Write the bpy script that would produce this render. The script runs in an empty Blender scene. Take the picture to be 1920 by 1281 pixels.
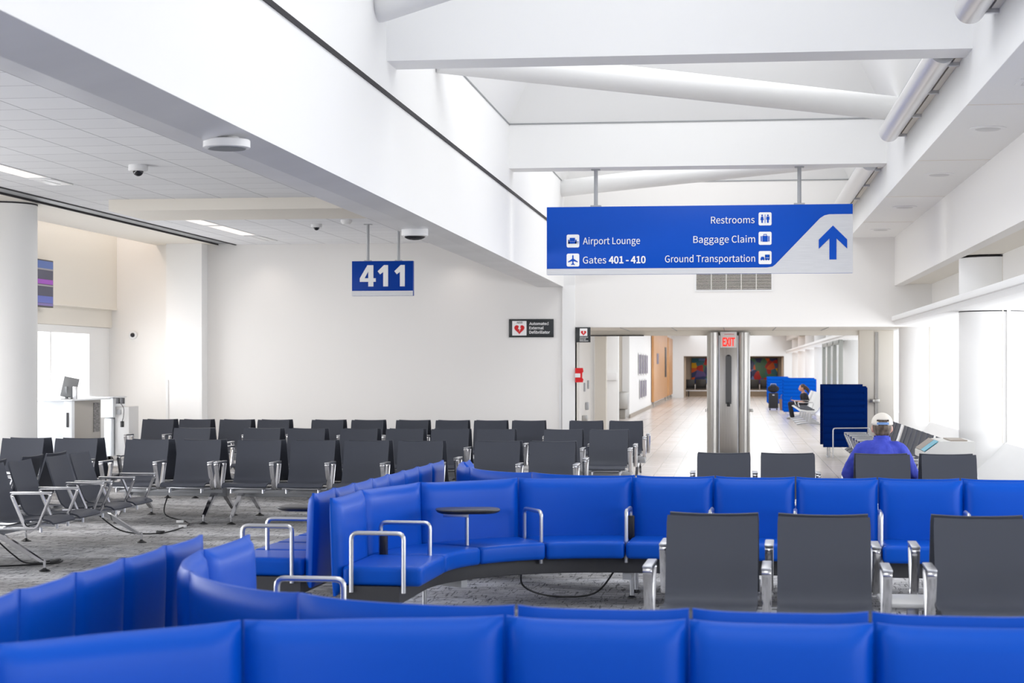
import bpy, bmesh, math, random
from mathutils import Vector, Matrix
random.seed(4)
PI = math.pi
S = bpy.context.scene
COL = S.collection

# ------------------------------------------------------------------ camera, sky, lights, exposure
YAW = math.atan(418 / 3350)
cd = bpy.data.cameras.new('camera'); cam = bpy.data.objects.new('camera', cd); COL.objects.link(cam)
cam.location = (0, 0, 1.65); cam.rotation_euler = (PI / 2, 0, YAW)
cd.sensor_width = 36; cd.lens = 3350 / 1920 * 36; cd.shift_y = (688 - 640.5) / 1920
cd.clip_end = 300
cd.dof.use_dof = True; cd.dof.focus_distance = 17.5; cd.dof.aperture_fstop = 4.5
S.camera = cam
w = bpy.data.worlds.new('sky'); S.world = w; w.use_nodes = True
w.node_tree.nodes['Background'].inputs[0].default_value = (0.93, 0.96, 1.0, 1)
w.node_tree.nodes['Background'].inputs[1].default_value = 1.6
S.view_settings.view_transform = 'Standard'; S.view_settings.look = 'None'
S.view_settings.exposure = 0.04; S.view_settings.gamma = 1
S.cycles.max_bounces = 10; S.cycles.diffuse_bounces = 6; S.cycles.glossy_bounces = 4
S.cycles.sample_clamp_indirect = 6
S.cycles.caustics_reflective = False; S.cycles.caustics_refractive = False

def area(name, loc, rot, sx, sy, power, col=(1, 1, 1)):
    l = bpy.data.lights.new(name, 'AREA'); l.shape = 'RECTANGLE'; l.size = sx; l.size_y = sy
    l.energy = power; l.color = col
    o = bpy.data.objects.new(name, l); o.location = loc; o.rotation_euler = rot; COL.objects.link(o); return o
SKY = [(-2.6, 6.2), (7.0, 14.6), (15.5, 23.2), (23.8, 30.8)]
for y0, y1 in SKY:                                              # daylight entering at the skylight over each bay
    area('skylight_daylight', (-0.5, (y0 + y1) / 2, 6.55), (0, 0, 0), 2.8, y1 - y0 - 1.6, 90)
area('window_daylight_right', (4.6, 14, 1.7), (0, PI / 2, 0), 1.8, 36, 910, (0.97, 0.98, 1))
area('window_daylight_left', (-12.0, 27.9, 1.3), (0, -PI / 2, 0), 2.2, 6.0, 330, (0.97, 0.98, 1))
area('window_daylight_left_near', (-12.0, 10, 1.3), (0, -PI / 2, 0), 2.2, 20, 1000, (0.97, 0.98, 1))
for y in (3, 8, 13, 18.5, 25.8, 27.8):                           # flat light panels in the tiled ceiling; nearest ones unseen, added to brighten the carpet
    area('ceiling_panel_light', (-7.96, y, 3.81), (0, 0, 0), 0.24, 1.6, 30, (1, 0.96, 0.93))
for x in (-8.2, -4.75):                                          # wall-wash downlights on the end wall
    l = bpy.data.lights.new('wall_downlight', 'SPOT'); l.energy = 9; l.spot_size = 1.7; l.spot_blend = 1; l.shadow_soft_size = 0.06; l.color = (1, 0.9, 0.84)
    o = bpy.data.objects.new('wall_downlight', l); o.location = (x, 30.45, 3.8); o.rotation_euler = (0.25, 0, 0); COL.objects.link(o)
area('corridor_daylight_right', (4.6, 65, 1.7), (0, PI / 2, 0), 1.8, 58, 330, (0.97, 0.98, 1))
for y0 in (42, 56, 70, 84):
    area('corridor_skylight', (-0.3, y0, 5.2), (0, 0, 0), 3.5, 9, 125, (1, 0.97, 0.93))

# ------------------------------------------------------------------ materials
def pbr(name, col, rough=0.5, metal=0.0, **kw):
    m = bpy.data.materials.new(name); m.use_nodes = True
    b = m.node_tree.nodes['Principled BSDF']
    b.inputs['Base Color'].default_value = (*col, 1); b.inputs['Roughness'].default_value = rough; b.inputs['Metallic'].default_value = metal
    for k, v in kw.items(): b.inputs[k.replace('_', ' ')].default_value = v
    return m
def nodes(m): return m.node_tree, m.node_tree.nodes, m.node_tree.nodes['Principled BSDF']
def add_noise_bump(m, scale, strength, dist=0.002):
    t, n, b = nodes(m)
    tc = n.new('ShaderNodeTexCoord'); nz = n.new('ShaderNodeTexNoise'); nz.inputs['Scale'].default_value = scale; nz.inputs['Detail'].default_value = 4
    bp = n.new('ShaderNodeBump'); bp.inputs['Strength'].default_value = strength; bp.inputs['Distance'].default_value = dist
    t.links.new(tc.outputs['Object'], nz.inputs['Vector']); t.links.new(nz.outputs['Fac'], bp.inputs['Height']); t.links.new(bp.outputs['Normal'], b.inputs['Normal'])
    return m
def mottled(name, c1, c2, scale, rough, metal=0.0, stretch=(1, 1, 1), bump=0.0):
    m = pbr(name, c1, rough, metal); t, n, b = nodes(m)
    tc = n.new('ShaderNodeTexCoord'); mp = n.new('ShaderNodeMapping'); mp.inputs['Scale'].default_value = stretch
    nz = n.new('ShaderNodeTexNoise'); nz.inputs['Scale'].default_value = scale; nz.inputs['Detail'].default_value = 5
    cr = n.new('ShaderNodeValToRGB'); cr.color_ramp.elements[0].color = (*c1, 1); cr.color_ramp.elements[1].color = (*c2, 1)
    cr.color_ramp.elements[0].position = 0.35; cr.color_ramp.elements[1].position = 0.65
    t.links.new(tc.outputs['Object'], mp.inputs['Vector']); t.links.new(mp.outputs['Vector'], nz.inputs['Vector'])
    t.links.new(nz.outputs['Fac'], cr.inputs['Fac']); t.links.new(cr.outputs['Color'], b.inputs['Base Color'])
    if bump:
        bp = n.new('ShaderNodeBump'); bp.inputs['Strength'].default_value = bump; bp.inputs['Distance'].default_value = 0.02 if bump > 0.8 else 0.003
        t.links.new(nz.outputs['Fac'], bp.inputs['Height']); t.links.new(bp.outputs['Normal'], b.inputs['Normal'])
    return m
def brick_mat(name, c1, c2, mortar, bw, bh, msize, rough, off=(0, 0, 0), rotz=0.0, shift=0.0):
    m = pbr(name, c1, rough); t, n, b = nodes(m)
    tc = n.new('ShaderNodeTexCoord'); mp = n.new('ShaderNodeMapping'); mp.inputs['Location'].default_value = off; mp.inputs['Rotation'].default_value = (0, 0, rotz)
    br = n.new('ShaderNodeTexBrick'); br.offset = shift; br.squash = 1
    br.inputs['Scale'].default_value = 1; br.inputs['Brick Width'].default_value = bw; br.inputs['Row Height'].default_value = bh
    br.inputs['Mortar Size'].default_value = msize; br.inputs['Mortar Smooth'].default_value = 0.1
    br.inputs['Color1'].default_value = (*c1, 1); br.inputs['Color2'].default_value = (*c2, 1); br.inputs['Mortar'].default_value = (*mortar, 1)
    t.links.new(tc.outputs['Object'], mp.inputs['Vector']); t.links.new(mp.outputs['Vector'], br.inputs['Vector']); t.links.new(br.outputs['Color'], b.inputs['Base Color'])
    return m
def emis(name, col, s):
    m = pbr(name, col, 0.5); b = nodes(m)[2]; b.inputs['Emission Color'].default_value = (*col, 1); b.inputs['Emission Strength'].default_value = s; return m

M = {}
M['white'] = add_noise_bump(pbr('white_paint', (0.85, 0.85, 0.845), 0.6), 60, 0.03)
M['wall'] = add_noise_bump(pbr('wall_paint', (0.84, 0.825, 0.805), 0.65), 60, 0.03)
M['cream'] = add_noise_bump(pbr('cream_paint', (0.78, 0.74, 0.67), 0.6), 60, 0.03)
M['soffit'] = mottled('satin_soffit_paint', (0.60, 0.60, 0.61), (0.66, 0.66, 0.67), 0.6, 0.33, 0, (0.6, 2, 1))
M['slot'] = pbr('dark_slot', (0.015, 0.013, 0.016), 0.7)
M['grid'] = pbr('grey_ceiling_bar', (0.30, 0.31, 0.32), 0.5)
M['ctile'] = brick_mat('ceiling_tile', (0.80, 0.805, 0.82), (0.77, 0.775, 0.79), (0.34, 0.34, 0.36), 0.617, 0.617, 0.006, 0.8, (5.97 + 0.617, 0.3, 0))
M['ftile'] = brick_mat('floor_tile', (0.62, 0.565, 0.53), (0.56, 0.51, 0.47), (0.34, 0.30, 0.27), 0.61, 0.305, 0.006, 0.22, (0, 0, 0), PI / 2, 0.0)
M['metal'] = pbr('polished_aluminium', (0.66, 0.66, 0.68), 0.15, 1.0)
M['satin'] = pbr('satin_aluminium', (0.62, 0.63, 0.66), 0.32, 1.0)
M['beam'] = pbr('grey_metal_paint', (0.42, 0.43, 0.45), 0.4, 0.3)
M['steel'] = mottled('brushed_stainless', (0.46, 0.45, 0.43), (0.54, 0.53, 0.51), 3, 0.36, 1.0, (40, 40, 0.6))
M['shell'] = add_noise_bump(pbr('charcoal_mesh_shell', (0.060, 0.066, 0.085), 0.5, 0, Specular_IOR_Level=0.25), 900, 0.1, 0.0006)
M['shelldark'] = pbr('black_shell_back', (0.012, 0.012, 0.014), 0.6)
M['blue'] = add_noise_bump(pbr('blue_vinyl', (0.0, 0.074, 0.48), 0.40, 0, Specular_IOR_Level=0.18), 260, 0.06, 0.0008)
M['navy'] = add_noise_bump(pbr('dark_blue_fabric', (0.0, 0.016, 0.13), 0.9, 0, Specular_IOR_Level=0.05), 400, 0.1, 0.001)
M['midblue'] = add_noise_bump(pbr('mid_blue_fabric', (0.0, 0.085, 0.50), 0.9, 0, Specular_IOR_Level=0.1), 400, 0.1, 0.001)
M['tubemetal'] = pbr('pale_satin_tube', (0.78, 0.77, 0.77), 0.34, 0.75)
M['midgrey'] = pbr('mid_grey_plastic', (0.17, 0.18, 0.19), 0.45)
M['notice'] = mottled('printed_notice', (0.05, 0.05, 0.055), (0.25, 0.24, 0.24), 26, 0.5, 0, (1, 0.3, 3))
M['doorframe'] = pbr('grey_door_frame', (0.30, 0.31, 0.29), 0.45)
M['handlegrey'] = pbr('grey_handle', (0.10, 0.105, 0.11), 0.5)
M['base'] = pbr('charcoal_base_panel', (0.035, 0.036, 0.042), 0.5)
M['black'] = pbr('black_plastic', (0.012, 0.012, 0.013), 0.4)
M['tabletop'] = pbr('dark_table_laminate', (0.022, 0.022, 0.026), 0.38)
M['signblue'] = pbr('sign_blue', (0.002, 0.075, 0.50), 0.35, 0, Specular_IOR_Level=0.2)
M['signdark'] = pbr('sign_dark_blue', (0.0, 0.045, 0.33), 0.4, 0, Specular_IOR_Level=0.15)
M['signwhite'] = pbr('sign_white', (0.90, 0.90, 0.90), 0.4)
M['signsilver'] = mottled('brushed_silver_sheet', (0.62, 0.63, 0.66), (0.70, 0.71, 0.74), 4, 0.4, 0.3, (1, 1, 60))
M['signblack'] = pbr('sign_charcoal', (0.022, 0.026, 0.028), 0.4)
M['red'] = pbr('red_plastic', (0.65, 0.006, 0.010), 0.35)
M['redlit'] = emis('red_lit_letter', (0.9, 0.03, 0.02), 0.9)
M['panelwhite'] = pbr('white_laminate', (0.72, 0.75, 0.78), 0.35)
M['greige'] = pbr('greige_laminate', (0.33, 0.31, 0.28), 0.4)
M['lightgrey'] = pbr('light_grey_cabinet', (0.60, 0.60, 0.60), 0.4)
M['wood'] = mottled('warm_wood_veneer', (0.50, 0.24, 0.09), (0.62, 0.33, 0.14), 3, 0.4, 0, (8, 8, 0.7))
M['lens'] = pbr('smoked_dome', (0.012, 0.012, 0.016), 0.05)
M['whiteplastic'] = pbr('white_plastic', (0.80, 0.80, 0.80), 0.35)
M['lampwarm'] = emis('warm_lamp_panel', (1.0, 0.93, 0.88), 0.55)
M['skin'] = pbr('skin', (0.58, 0.30, 0.22), 0.5, 0, Subsurface_Weight=0.1)
M['hairgrey'] = mottled('brown_grey_hair', (0.055, 0.035, 0.024), (0.16, 0.12, 0.09), 60, 0.6, 0, (1, 1, 0.2), 0.5)
M['hairbrown'] = mottled('brown_hair', (0.03, 0.015, 0.01), (0.07, 0.035, 0.02), 60, 0.5, 0, (1, 1, 0.2), 0.5)
M['cap'] = add_noise_bump(pbr('cream_cap_cotton', (0.70, 0.66, 0.60), 0.8), 300, 0.1)
M['strap'] = pbr('pale_blue_strap', (0.16, 0.30, 0.60), 0.6)
M['shirt'] = mottled('royal_blue_shirt', (0.028, 0.048, 0.42), (0.045, 0.07, 0.52), 11, 0.8, 0, (1, 1, 0.45), 0.9)
M['trouser'] = pbr('dark_trousers', (0.02, 0.02, 0.025), 0.8)
M['blacktop'] = pbr('black_knit', (0.010, 0.010, 0.016), 0.8)
M['shoe'] = pbr('grey_shoe', (0.35, 0.34, 0.34), 0.6)
M['tan'] = pbr('tan_canvas', (0.22, 0.13, 0.09), 0.8)
M['poster'] = mottled('poster_photo', (0.04, 0.03, 0.13), (0.24, 0.20, 0.24), 9, 0.4, 0, (1, 1, 1))
M['dark'] = pbr('shadow_gap', (0.05, 0.045, 0.04), 0.8)
M['brownwall'] = pbr('taupe_wall', (0.38, 0.33, 0.28), 0.7)
M['bingrey'] = pbr('pale_grey_bin', (0.60, 0.60, 0.58), 0.35)
M['bluelabel'] = pbr('blue_label', (0.12, 0.42, 0.55), 0.4)
M['tanlabel'] = pbr('brown_label', (0.26, 0.22, 0.18), 0.4)
def glass_mat():
    m = bpy.data.materials.new('window_glass'); m.use_nodes = True; t = m.node_tree; n = t.nodes
    n.remove(n['Principled BSDF']); tr = n.new('ShaderNodeBsdfTransparent'); gl = n.new('ShaderNodeBsdfGlossy'); gl.inputs['Roughness'].default_value = 0.02
    mx = n.new('ShaderNodeMixShader'); mx.inputs[0].default_value = 0.06
    t.links.new(tr.outputs[0], mx.inputs[1]); t.links.new(gl.outputs[0], mx.inputs[2]); t.links.new(mx.outputs[0], n['Material Output'].inputs[0]); return m
M['glass'] = glass_mat()
def carpet_mat():
    m = pbr('streaked_grey_carpet', (0.2, 0.2, 0.2), 0.95); t, n, b = nodes(m); L = t.links.new
    tc = n.new('ShaderNodeTexCoord')
    def noise(scale, stretch, rot=0, det=4, dist=0.0):
        mp = n.new('ShaderNodeMapping'); mp.inputs['Scale'].default_value = stretch; mp.inputs['Rotation'].default_value = (0, 0, rot)
        z = n.new('ShaderNodeTexNoise'); z.inputs['Scale'].default_value = scale; z.inputs['Detail'].default_value = det; z.inputs['Distortion'].default_value = dist
        L(tc.outputs['Object'], mp.inputs['Vector']); L(mp.outputs['Vector'], z.inputs['Vector']); return z.outputs['Fac']
    def ramp(f, p0, p1, c0, c1):
        r = n.new('ShaderNodeValToRGB'); r.color_ramp.elements[0].position = p0; r.color_ramp.elements[1].position = p1
        r.color_ramp.elements[0].color = (*c0, 1); r.color_ramp.elements[1].color = (*c1, 1); L(f, r.inputs['Fac']); return r.outputs['Color']
    base = ramp(noise(0.9, (0.45, 1.3, 1), 0.3, 5, 0.6), 0.42, 0.58, (0.33, 0.325, 0.325), (0.58, 0.58, 0.595))
    st = ramp(noise(5, (1.0, 9, 1), 0.35, 3, 1.2), 0.55, 0.60, (1, 1, 1), (0.26, 0.26, 0.27))
    st2 = ramp(noise(5, (9, 1.0, 1), -0.5, 3, 1.2), 0.59, 0.63, (1, 1, 1), (0.30, 0.30, 0.31))
    fine = ramp(noise(120, (1, 1, 1)), 0.3, 0.7, (0.82, 0.82, 0.82), (1.1, 1.1, 1.1))
    def mul(a, c):
        x = n.new('ShaderNodeMixRGB'); x.blend_type = 'MULTIPLY'; x.inputs[0].default_value = 1; L(a, x.inputs[1]); L(c, x.inputs[2]); return x.outputs[0]
    L(mul(mul(mul(base, st), st2), fine), b.inputs['Base Color']); return m
M['carpet'] = carpet_mat()
def mosaic_mat():
    m = pbr('colourful_mosaic', (0.3, 0.1, 0.1), 0.4); t, n, b = nodes(m); L = t.links.new
    tc = n.new('ShaderNodeTexCoord'); nz = n.new('ShaderNodeTexNoise'); nz.inputs['Scale'].default_value = 0.9; nz.inputs['Detail'].default_value = 1
    mx = n.new('ShaderNodeMixRGB'); mx.blend_type = 'ADD'; mx.inputs[0].default_value = 0.8
    L(tc.outputs['Object'], nz.inputs['Vector']); L(tc.outputs['Object'], mx.inputs[1]); L(nz.outputs['Color'], mx.inputs[2])
    v = n.new('ShaderNodeTexVoronoi'); v.inputs['Scale'].default_value = 2.9; L(mx.outputs[0], v.inputs['Vector'])
    sp = n.new('ShaderNodeSeparateColor'); L(v.outputs['Color'], sp.inputs[0])
    r = n.new('ShaderNodeValToRGB'); r.color_ramp.interpolation = 'CONSTANT'
    cols = [(0.02, 0.03, 0.12), (0.55, 0.10, 0.02), (0.10, 0.08, 0.26), (0.03, 0.05, 0.16), (0.62, 0.36, 0.01), (0.03, 0.14, 0.20), (0.38, 0.02, 0.02), (0.12, 0.20, 0.45), (0.05, 0.16, 0.10)]
    e = r.color_ramp.elements
    e[0].color = (*cols[0], 1); e[1].position = 1 / 9; e[1].color = (*cols[1], 1)
    for i in range(2, 9): x = e.new(i / 9); x.color = (*cols[i], 1)
    L(sp.outputs[0], r.inputs['Fac']); L(r.outputs['Color'], b.inputs['Base Color']); return m
M['mosaic'] = mosaic_mat()

# ------------------------------------------------------------------ mesh helpers
def new(): return bmesh.new()
def box(bm, x0, x1, y0, y1, z0, z1, bev=0.0):
    vs = [bm.verts.new((x, y, z)) for z in (z0, z1) for y in (y0, y1) for x in (x0, x1)]
    fs = [bm.faces.new([vs[i] for i in f]) for f in ((0, 2, 3, 1), (4, 5, 7, 6), (0, 1, 5, 4), (2, 6, 7, 3), (0, 4, 6, 2), (1, 3, 7, 5))]
    if bev:
        es = list({e for f in fs for e in f.edges})
        bmesh.ops.bevel(bm, geom=es, offset=bev, segments=2, affect='EDGES', profile=0.5)
    return bm
def quad(bm, *pts): bm.faces.new([bm.verts.new(p) for p in pts])
def loft(bm, rings, closed=True, caps=True):
    R = [[bm.verts.new(p) for p in r] for r in rings]; k = len(R[0])
    for a, b in zip(R, R[1:]):
        for i in range(k if closed else k - 1):
            j = (i + 1) % k; bm.faces.new((a[i], a[j], b[j], b[i]))
    if caps and closed:
        bm.faces.new(R[0][::-1]); bm.faces.new(R[-1])
    return bm
def frames(pts):
    out = []; n = len(pts); prev = None
    for i in range(n):
        t = (pts[min(i + 1, n - 1)] - pts[max(i - 1, 0)]).normalized()
        if prev is None:
            up = Vector((0, 0, 1)) if abs(t.z) < 0.9 else Vector((1, 0, 0)); a = t.cross(up).normalized()
        else: a = (prev - t * prev.dot(t)).normalized()
        prev = a; out.append((a, t.cross(a).normalized()))
    return out
def tube(bm, pts, r, seg=10, r1=None):
    pts = [Vector(p) for p in pts]; fr = frames(pts); n = len(pts); rings = []
    for i, (p, (a, b)) in enumerate(zip(pts, fr)):
        rr = r if r1 is None else r + (r1 - r) * i / (n - 1)
        rings.append([p + a * (rr * math.cos(2 * PI * k / seg)) + b * (rr * math.sin(2 * PI * k / seg)) for k in range(seg)])
    return loft(bm, rings)
def rounded(pts, r, seg=4, closed=False):
    """polyline with rounded corners"""
    pts = [Vector(p) for p in pts]; out = []
    n = len(pts); rng = range(n) if closed else range(1, n - 1)
    if not closed: out.append(pts[0])
    for i in rng:
        a, b, c = pts[i - 1], pts[i], pts[(i + 1) % n]
        u = (a - b); v = (c - b); k = min(r, u.length / 2, v.length / 2)
        p = b + u.normalized() * k; q = b + v.normalized() * k
        for s in range(seg + 1):
            t = s / seg; out.append(p * (1 - t) ** 2 + b * 2 * t * (1 - t) + q * t * t)
    if not closed: out.append(pts[-1])
    return out
def strip(bm, pts, wx, th, closed=False):
    """flat bar (wx wide across the plane of pts, th thick) following pts in a plane with constant x"""
    pts = [Vector(p) for p in pts]; n = len(pts); rings = []
    for i in range(n):
        if closed: t = (pts[(i + 1) % n] - pts[i - 1]).normalized()
        else: t = (pts[min(i + 1, n - 1)] - pts[max(i - 1, 0)]).normalized()
        nn = Vector((1, 0, 0)).cross(t).normalized(); X = Vector((wx / 2, 0, 0)); N = nn * (th / 2)
        c = 0.7
        rings.append([pts[i] + X * c + N, pts[i] + X + N * c, pts[i] + X - N * c, pts[i] + X * c - N, pts[i] - X * c - N, pts[i] - X - N * c, pts[i] - X + N * c, pts[i] - X * c + N])
    if closed: rings.append(rings[0])
    loft(bm, rings, True, not closed)
    if closed: bmesh.ops.remove_doubles(bm, verts=bm.verts, dist=1e-5)
    return bm
def lathe(bm, prof, seg=24, c=(0, 0, 0)):
    rings = [[(c[0] + r * math.cos(2 * PI * k / seg), c[1] + r * math.sin(2 * PI * k / seg), c[2] + z) for k in range(seg)] for r, z in prof]
    return loft(bm, rings)
def prism(bm, pts2, y0, y1):
    """polygon in x,z extruded along y"""
    a = [bm.verts.new((x, y0, z)) for x, z in pts2]; b = [bm.verts.new((x, y1, z)) for x, z in pts2]; n = len(a)
    bm.faces.new(a); bm.faces.new(b[::-1])
    for i in range(n): j = (i + 1) % n; bm.faces.new((a[j], a[i], b[i], b[j]))
    return bm
def ball(bm, c, rx, ry, rz, u=16, v=10):
    r = bmesh.ops.create_uvsphere(bm, u_segments=u, v_segments=v, radius=1, matrix=Matrix.Translation(c) @ Matrix.Diagonal((rx, ry, rz, 1)))
    return bm
def mesh(name, bm, mat, angle=35):
    bmesh.ops.recalc_face_normals(bm, faces=bm.faces)
    me = bpy.data.meshes.new(name); bm.to_mesh(me); bm.free(); me.materials.append(mat)
    me.shade_smooth(); me.set_sharp_from_angle(angle=math.radians(angle)); return me
def link(name, me, parent=None, loc=(0, 0, 0), rot=(0, 0, 0)):
    o = bpy.data.objects.new(name, me); COL.objects.link(o); o.location = loc; o.rotation_euler = rot
    if parent: o.parent = parent
    return o
def obj(name, bm, mat, parent=None, loc=(0, 0, 0), rot=(0, 0, 0), angle=35):
    return link(name, mesh(name, bm, mat, angle), parent, loc, rot)
def tag(o, label=None, cat=None, group=None, kind=None):
    if label: o['label'] = label
    if cat: o['category'] = cat
    if group: o['group'] = group
    if kind: o['kind'] = kind
    return o
def thing(name, label, cat, loc=(0, 0, 0), rotz=0, group=None):
    return tag(link(name, None, None, loc, (0, 0, rotz)), label, cat, group)
def struct(name, bm, mat, label=None, parent=None, angle=35, cat=None):
    o = obj(name, bm, mat, parent, angle=angle)
    if parent is None: tag(o, label, cat or name.split('_')[0], None, 'structure')
    return o
try: SANS = bpy.data.fonts.load(bpy.utils.resource_path('LOCAL') + '/datafiles/fonts/Noto Sans CJK Regular.woff2')     # a plain sans typeface that ships with Blender
except Exception: SANS = None
def glyph_mesh(txt, bold):
    """filled lettering; strokes of a letter that overlap are filled one by one so they never cancel out"""
    c = bpy.data.curves.new('lettering', 'FONT'); c.body = txt; c.size = 1
    if SANS: c.font = SANS
    t = bpy.data.objects.new('lettering', c); COL.objects.link(t)
    dg = bpy.context.evaluated_depsgraph_get(); dg.update()
    cu = t.evaluated_get(dg).to_curve(dg, apply_modifiers=False); outl = []
    for sp in cu.splines:
        bz = [(tuple(p.handle_left[:2]), tuple(p.co[:2]), tuple(p.handle_right[:2])) for p in sp.bezier_points]; poly = []
        for k in range(len(bz)):
            a, b_, c_, d = bz[k][1], bz[k][2], bz[(k + 1) % len(bz)][0], bz[(k + 1) % len(bz)][1]
            n = 1 if abs((c_[0] - a[0]) * (d[1] - a[1]) - (c_[1] - a[1]) * (d[0] - a[0])) + abs((b_[0] - a[0]) * (d[1] - a[1]) - (b_[1] - a[1]) * (d[0] - a[0])) < 1e-6 else 5
            for q in range(n):
                u = q / n; v = 1 - u; poly.append(tuple(v ** 3 * a[m] + 3 * v * v * u * b_[m] + 3 * v * u * u * c_[m] + u ** 3 * d[m] for m in (0, 1)))
        ar = sum(p[0] * q[1] - q[0] * p[1] for p, q in zip(poly, poly[1:] + poly[:1])) / 2
        outl.append((ar, poly))
    t.evaluated_get(dg).to_curve_clear(); bpy.data.objects.remove(t); bpy.data.curves.remove(c)
    sg = max(outl, key=lambda o: abs(o[0]))[0] > 0
    def inside(p, poly):
        r = False
        for (x0, y0), (x1, y1) in zip(poly, poly[1:] + poly[:1]):
            if (y0 > p[1]) != (y1 > p[1]) and p[0] < (x1 - x0) * (p[1] - y0) / (y1 - y0) + x0: r = not r
        return r
    outer = [o for o in outl if (o[0] > 0) == sg]; holes = [o for o in outl if (o[0] > 0) != sg]
    grp = [[o[1]] for o in outer]
    for h in holes:
        w_ = [k for k, o in enumerate(outer) if inside(h[1][0], o[1])]
        if w_: grp[min(w_, key=lambda k: abs(outer[k][0]))].append(h[1])
    V, F = [], []
    for g in grp:
        c = bpy.data.curves.new('stroke', 'CURVE'); c.dimensions = '2D'; c.fill_mode = 'BOTH'; c.extrude = 0.004; c.offset = bold
        for poly in g:
            sp = c.splines.new('POLY'); sp.points.add(len(poly) - 1); sp.use_cyclic_u = True
            for p, q in zip(sp.points, poly): p.co = (q[0], q[1], 0, 1)
        o = bpy.data.objects.new('stroke', c); COL.objects.link(o)
        dg = bpy.context.evaluated_depsgraph_get(); dg.update(); me = bpy.data.meshes.new_from_object(o.evaluated_get(dg))
        n = len(V); V += [tuple(v.co) for v in me.vertices]; F += [[n + k for k in f.vertices] for f in me.polygons]
        bpy.data.objects.remove(o); bpy.data.curves.remove(c); bpy.data.meshes.remove(me)
    me = bpy.data.meshes.new('lettering'); me.from_pydata(V, [], F); return me
_h = glyph_mesh('H', 0); CAP = max(v.co.y for v in _h.vertices); bpy.data.meshes.remove(_h)
def text_mesh(txt, mat, width=None, height=None, bold=0.0, align='LEFT', space=1.0):
    """upright lettering in the x,z plane facing -y, cap height scaled to height, total width scaled to width"""
    me = glyph_mesh(txt, bold); xs = [v.co.x for v in me.vertices]; x0, x1 = min(xs), max(xs)
    ky = height / CAP; kx = width / (x1 - x0) if width else ky
    for v in me.vertices:
        x, y, z = v.co; v.co = ((x - x0) * kx, -z, y * ky)
    me.materials.append(mat); return me
def letters(name, s, mat, parent, loc, width=None, height=None, bold=0.0, align='LEFT', space=1.0):
    return link(name, text_mesh(s, mat, width, height, bold, align, space), parent, loc)

# ------------------------------------------------------------------ the hall
YB = -4.0                       # added light-blocking wall behind the camera
WY = 31.0                       # end wall
CZ = 3.83; SZ = 3.04            # tile ceiling, soffit under the fascia
FL, FR = -2.96, 1.94            # fascias left and right of the skylight hall
RW = 2.70                       # right wall
def face_box(name, mat, *b, label=None, bev=0.0):
    return struct(name, box(new(), *b, bev), mat, label)
struct('floor', box(new(), -16, 5, YB, WY, -0.06, 0), M['carpet'], 'grey streaked carpet of the waiting area')
bm = new(); box(bm, -1.38, 3.1, 14.9, 24, 0.0, 0.004); box(bm, -2.7, 3.1, 24, WY, 0.0, 0.004); box(bm, -6, 3.4, WY, 103, -0.06, 0.004)
struct('floor_tile', bm, M['ftile'], 'cream tiled walkway leading into the corridor')
# tile ceiling on the left, its bars and the plain strip beyond
struct('ceiling', box(new(), -8.83, -3.36, YB, WY, CZ, CZ + 0.08), M['ctile'], 'white tiled ceiling over the dark seats')
face_box('ceiling_bar', M['grid'], -9.15, -8.83, YB, WY, CZ + 0.015, CZ + 0.08, label='pale slot strip along the tiled ceiling')
bm = new(); box(bm, -8.85, -8.815, 0, WY - 0.01, CZ - 0.012, CZ + 0.02); box(bm, -9.17, -9.145, 0, WY - 0.01, CZ - 0.01, CZ + 0.02)
struct('trim_1', bm, M['slot'], 'dark metal edges of the ceiling slot')
face_box('ceiling_side', M['cream'], -10.3, -9.16, YB, WY, CZ, CZ + 0.3, label='plain ceiling strip above the column')
face_box('ceiling_cove', M['cream'], -12.2, -10.2, YB, WY, 5.0, 5.1, label='raised cove ceiling by the left bulkhead')
area('cove_lamp', (-10.9, 22, 4.9), (0, 0, 0), 0.5, 18, 110, (1.0, 0.80, 0.66))
struct('ceiling_bulkhead', box(new(), -8.1, -3.42, 22.45, 24.0, CZ - 0.15, CZ + 0.05, 0.01), M['cream'], 'cream dropped bulkhead crossing the tiled ceiling')
# left fascia and its dull soffit
zb = lambda y: SZ + 0.0025 * (WY - y)          # the soffit tips up very slightly towards the camera end
struct('wall_fascia_left', loft(new(), [[(FL - 0.06, y, zb(y)), (FL, y, zb(y)), (FL, y, 4.85), (FL - 0.06, y, 4.85)] for y in (YB, WY)]), M['white'], 'tall white fascia left of the skylight')
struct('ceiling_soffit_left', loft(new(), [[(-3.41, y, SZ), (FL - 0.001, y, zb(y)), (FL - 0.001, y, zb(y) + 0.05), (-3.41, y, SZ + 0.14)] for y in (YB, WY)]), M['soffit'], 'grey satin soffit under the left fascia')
struct('wall_drop_left', box(new(), -3.41, -3.31, YB, WY, SZ + 0.12, CZ), M['wall'], 'drop face between tiled ceiling and soffit')
face_box('trim_2', M['slot'], FL, FL + 0.012, YB, WY, 3.965, 4.005, label='thin black shadow line along the left fascia')
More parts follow.
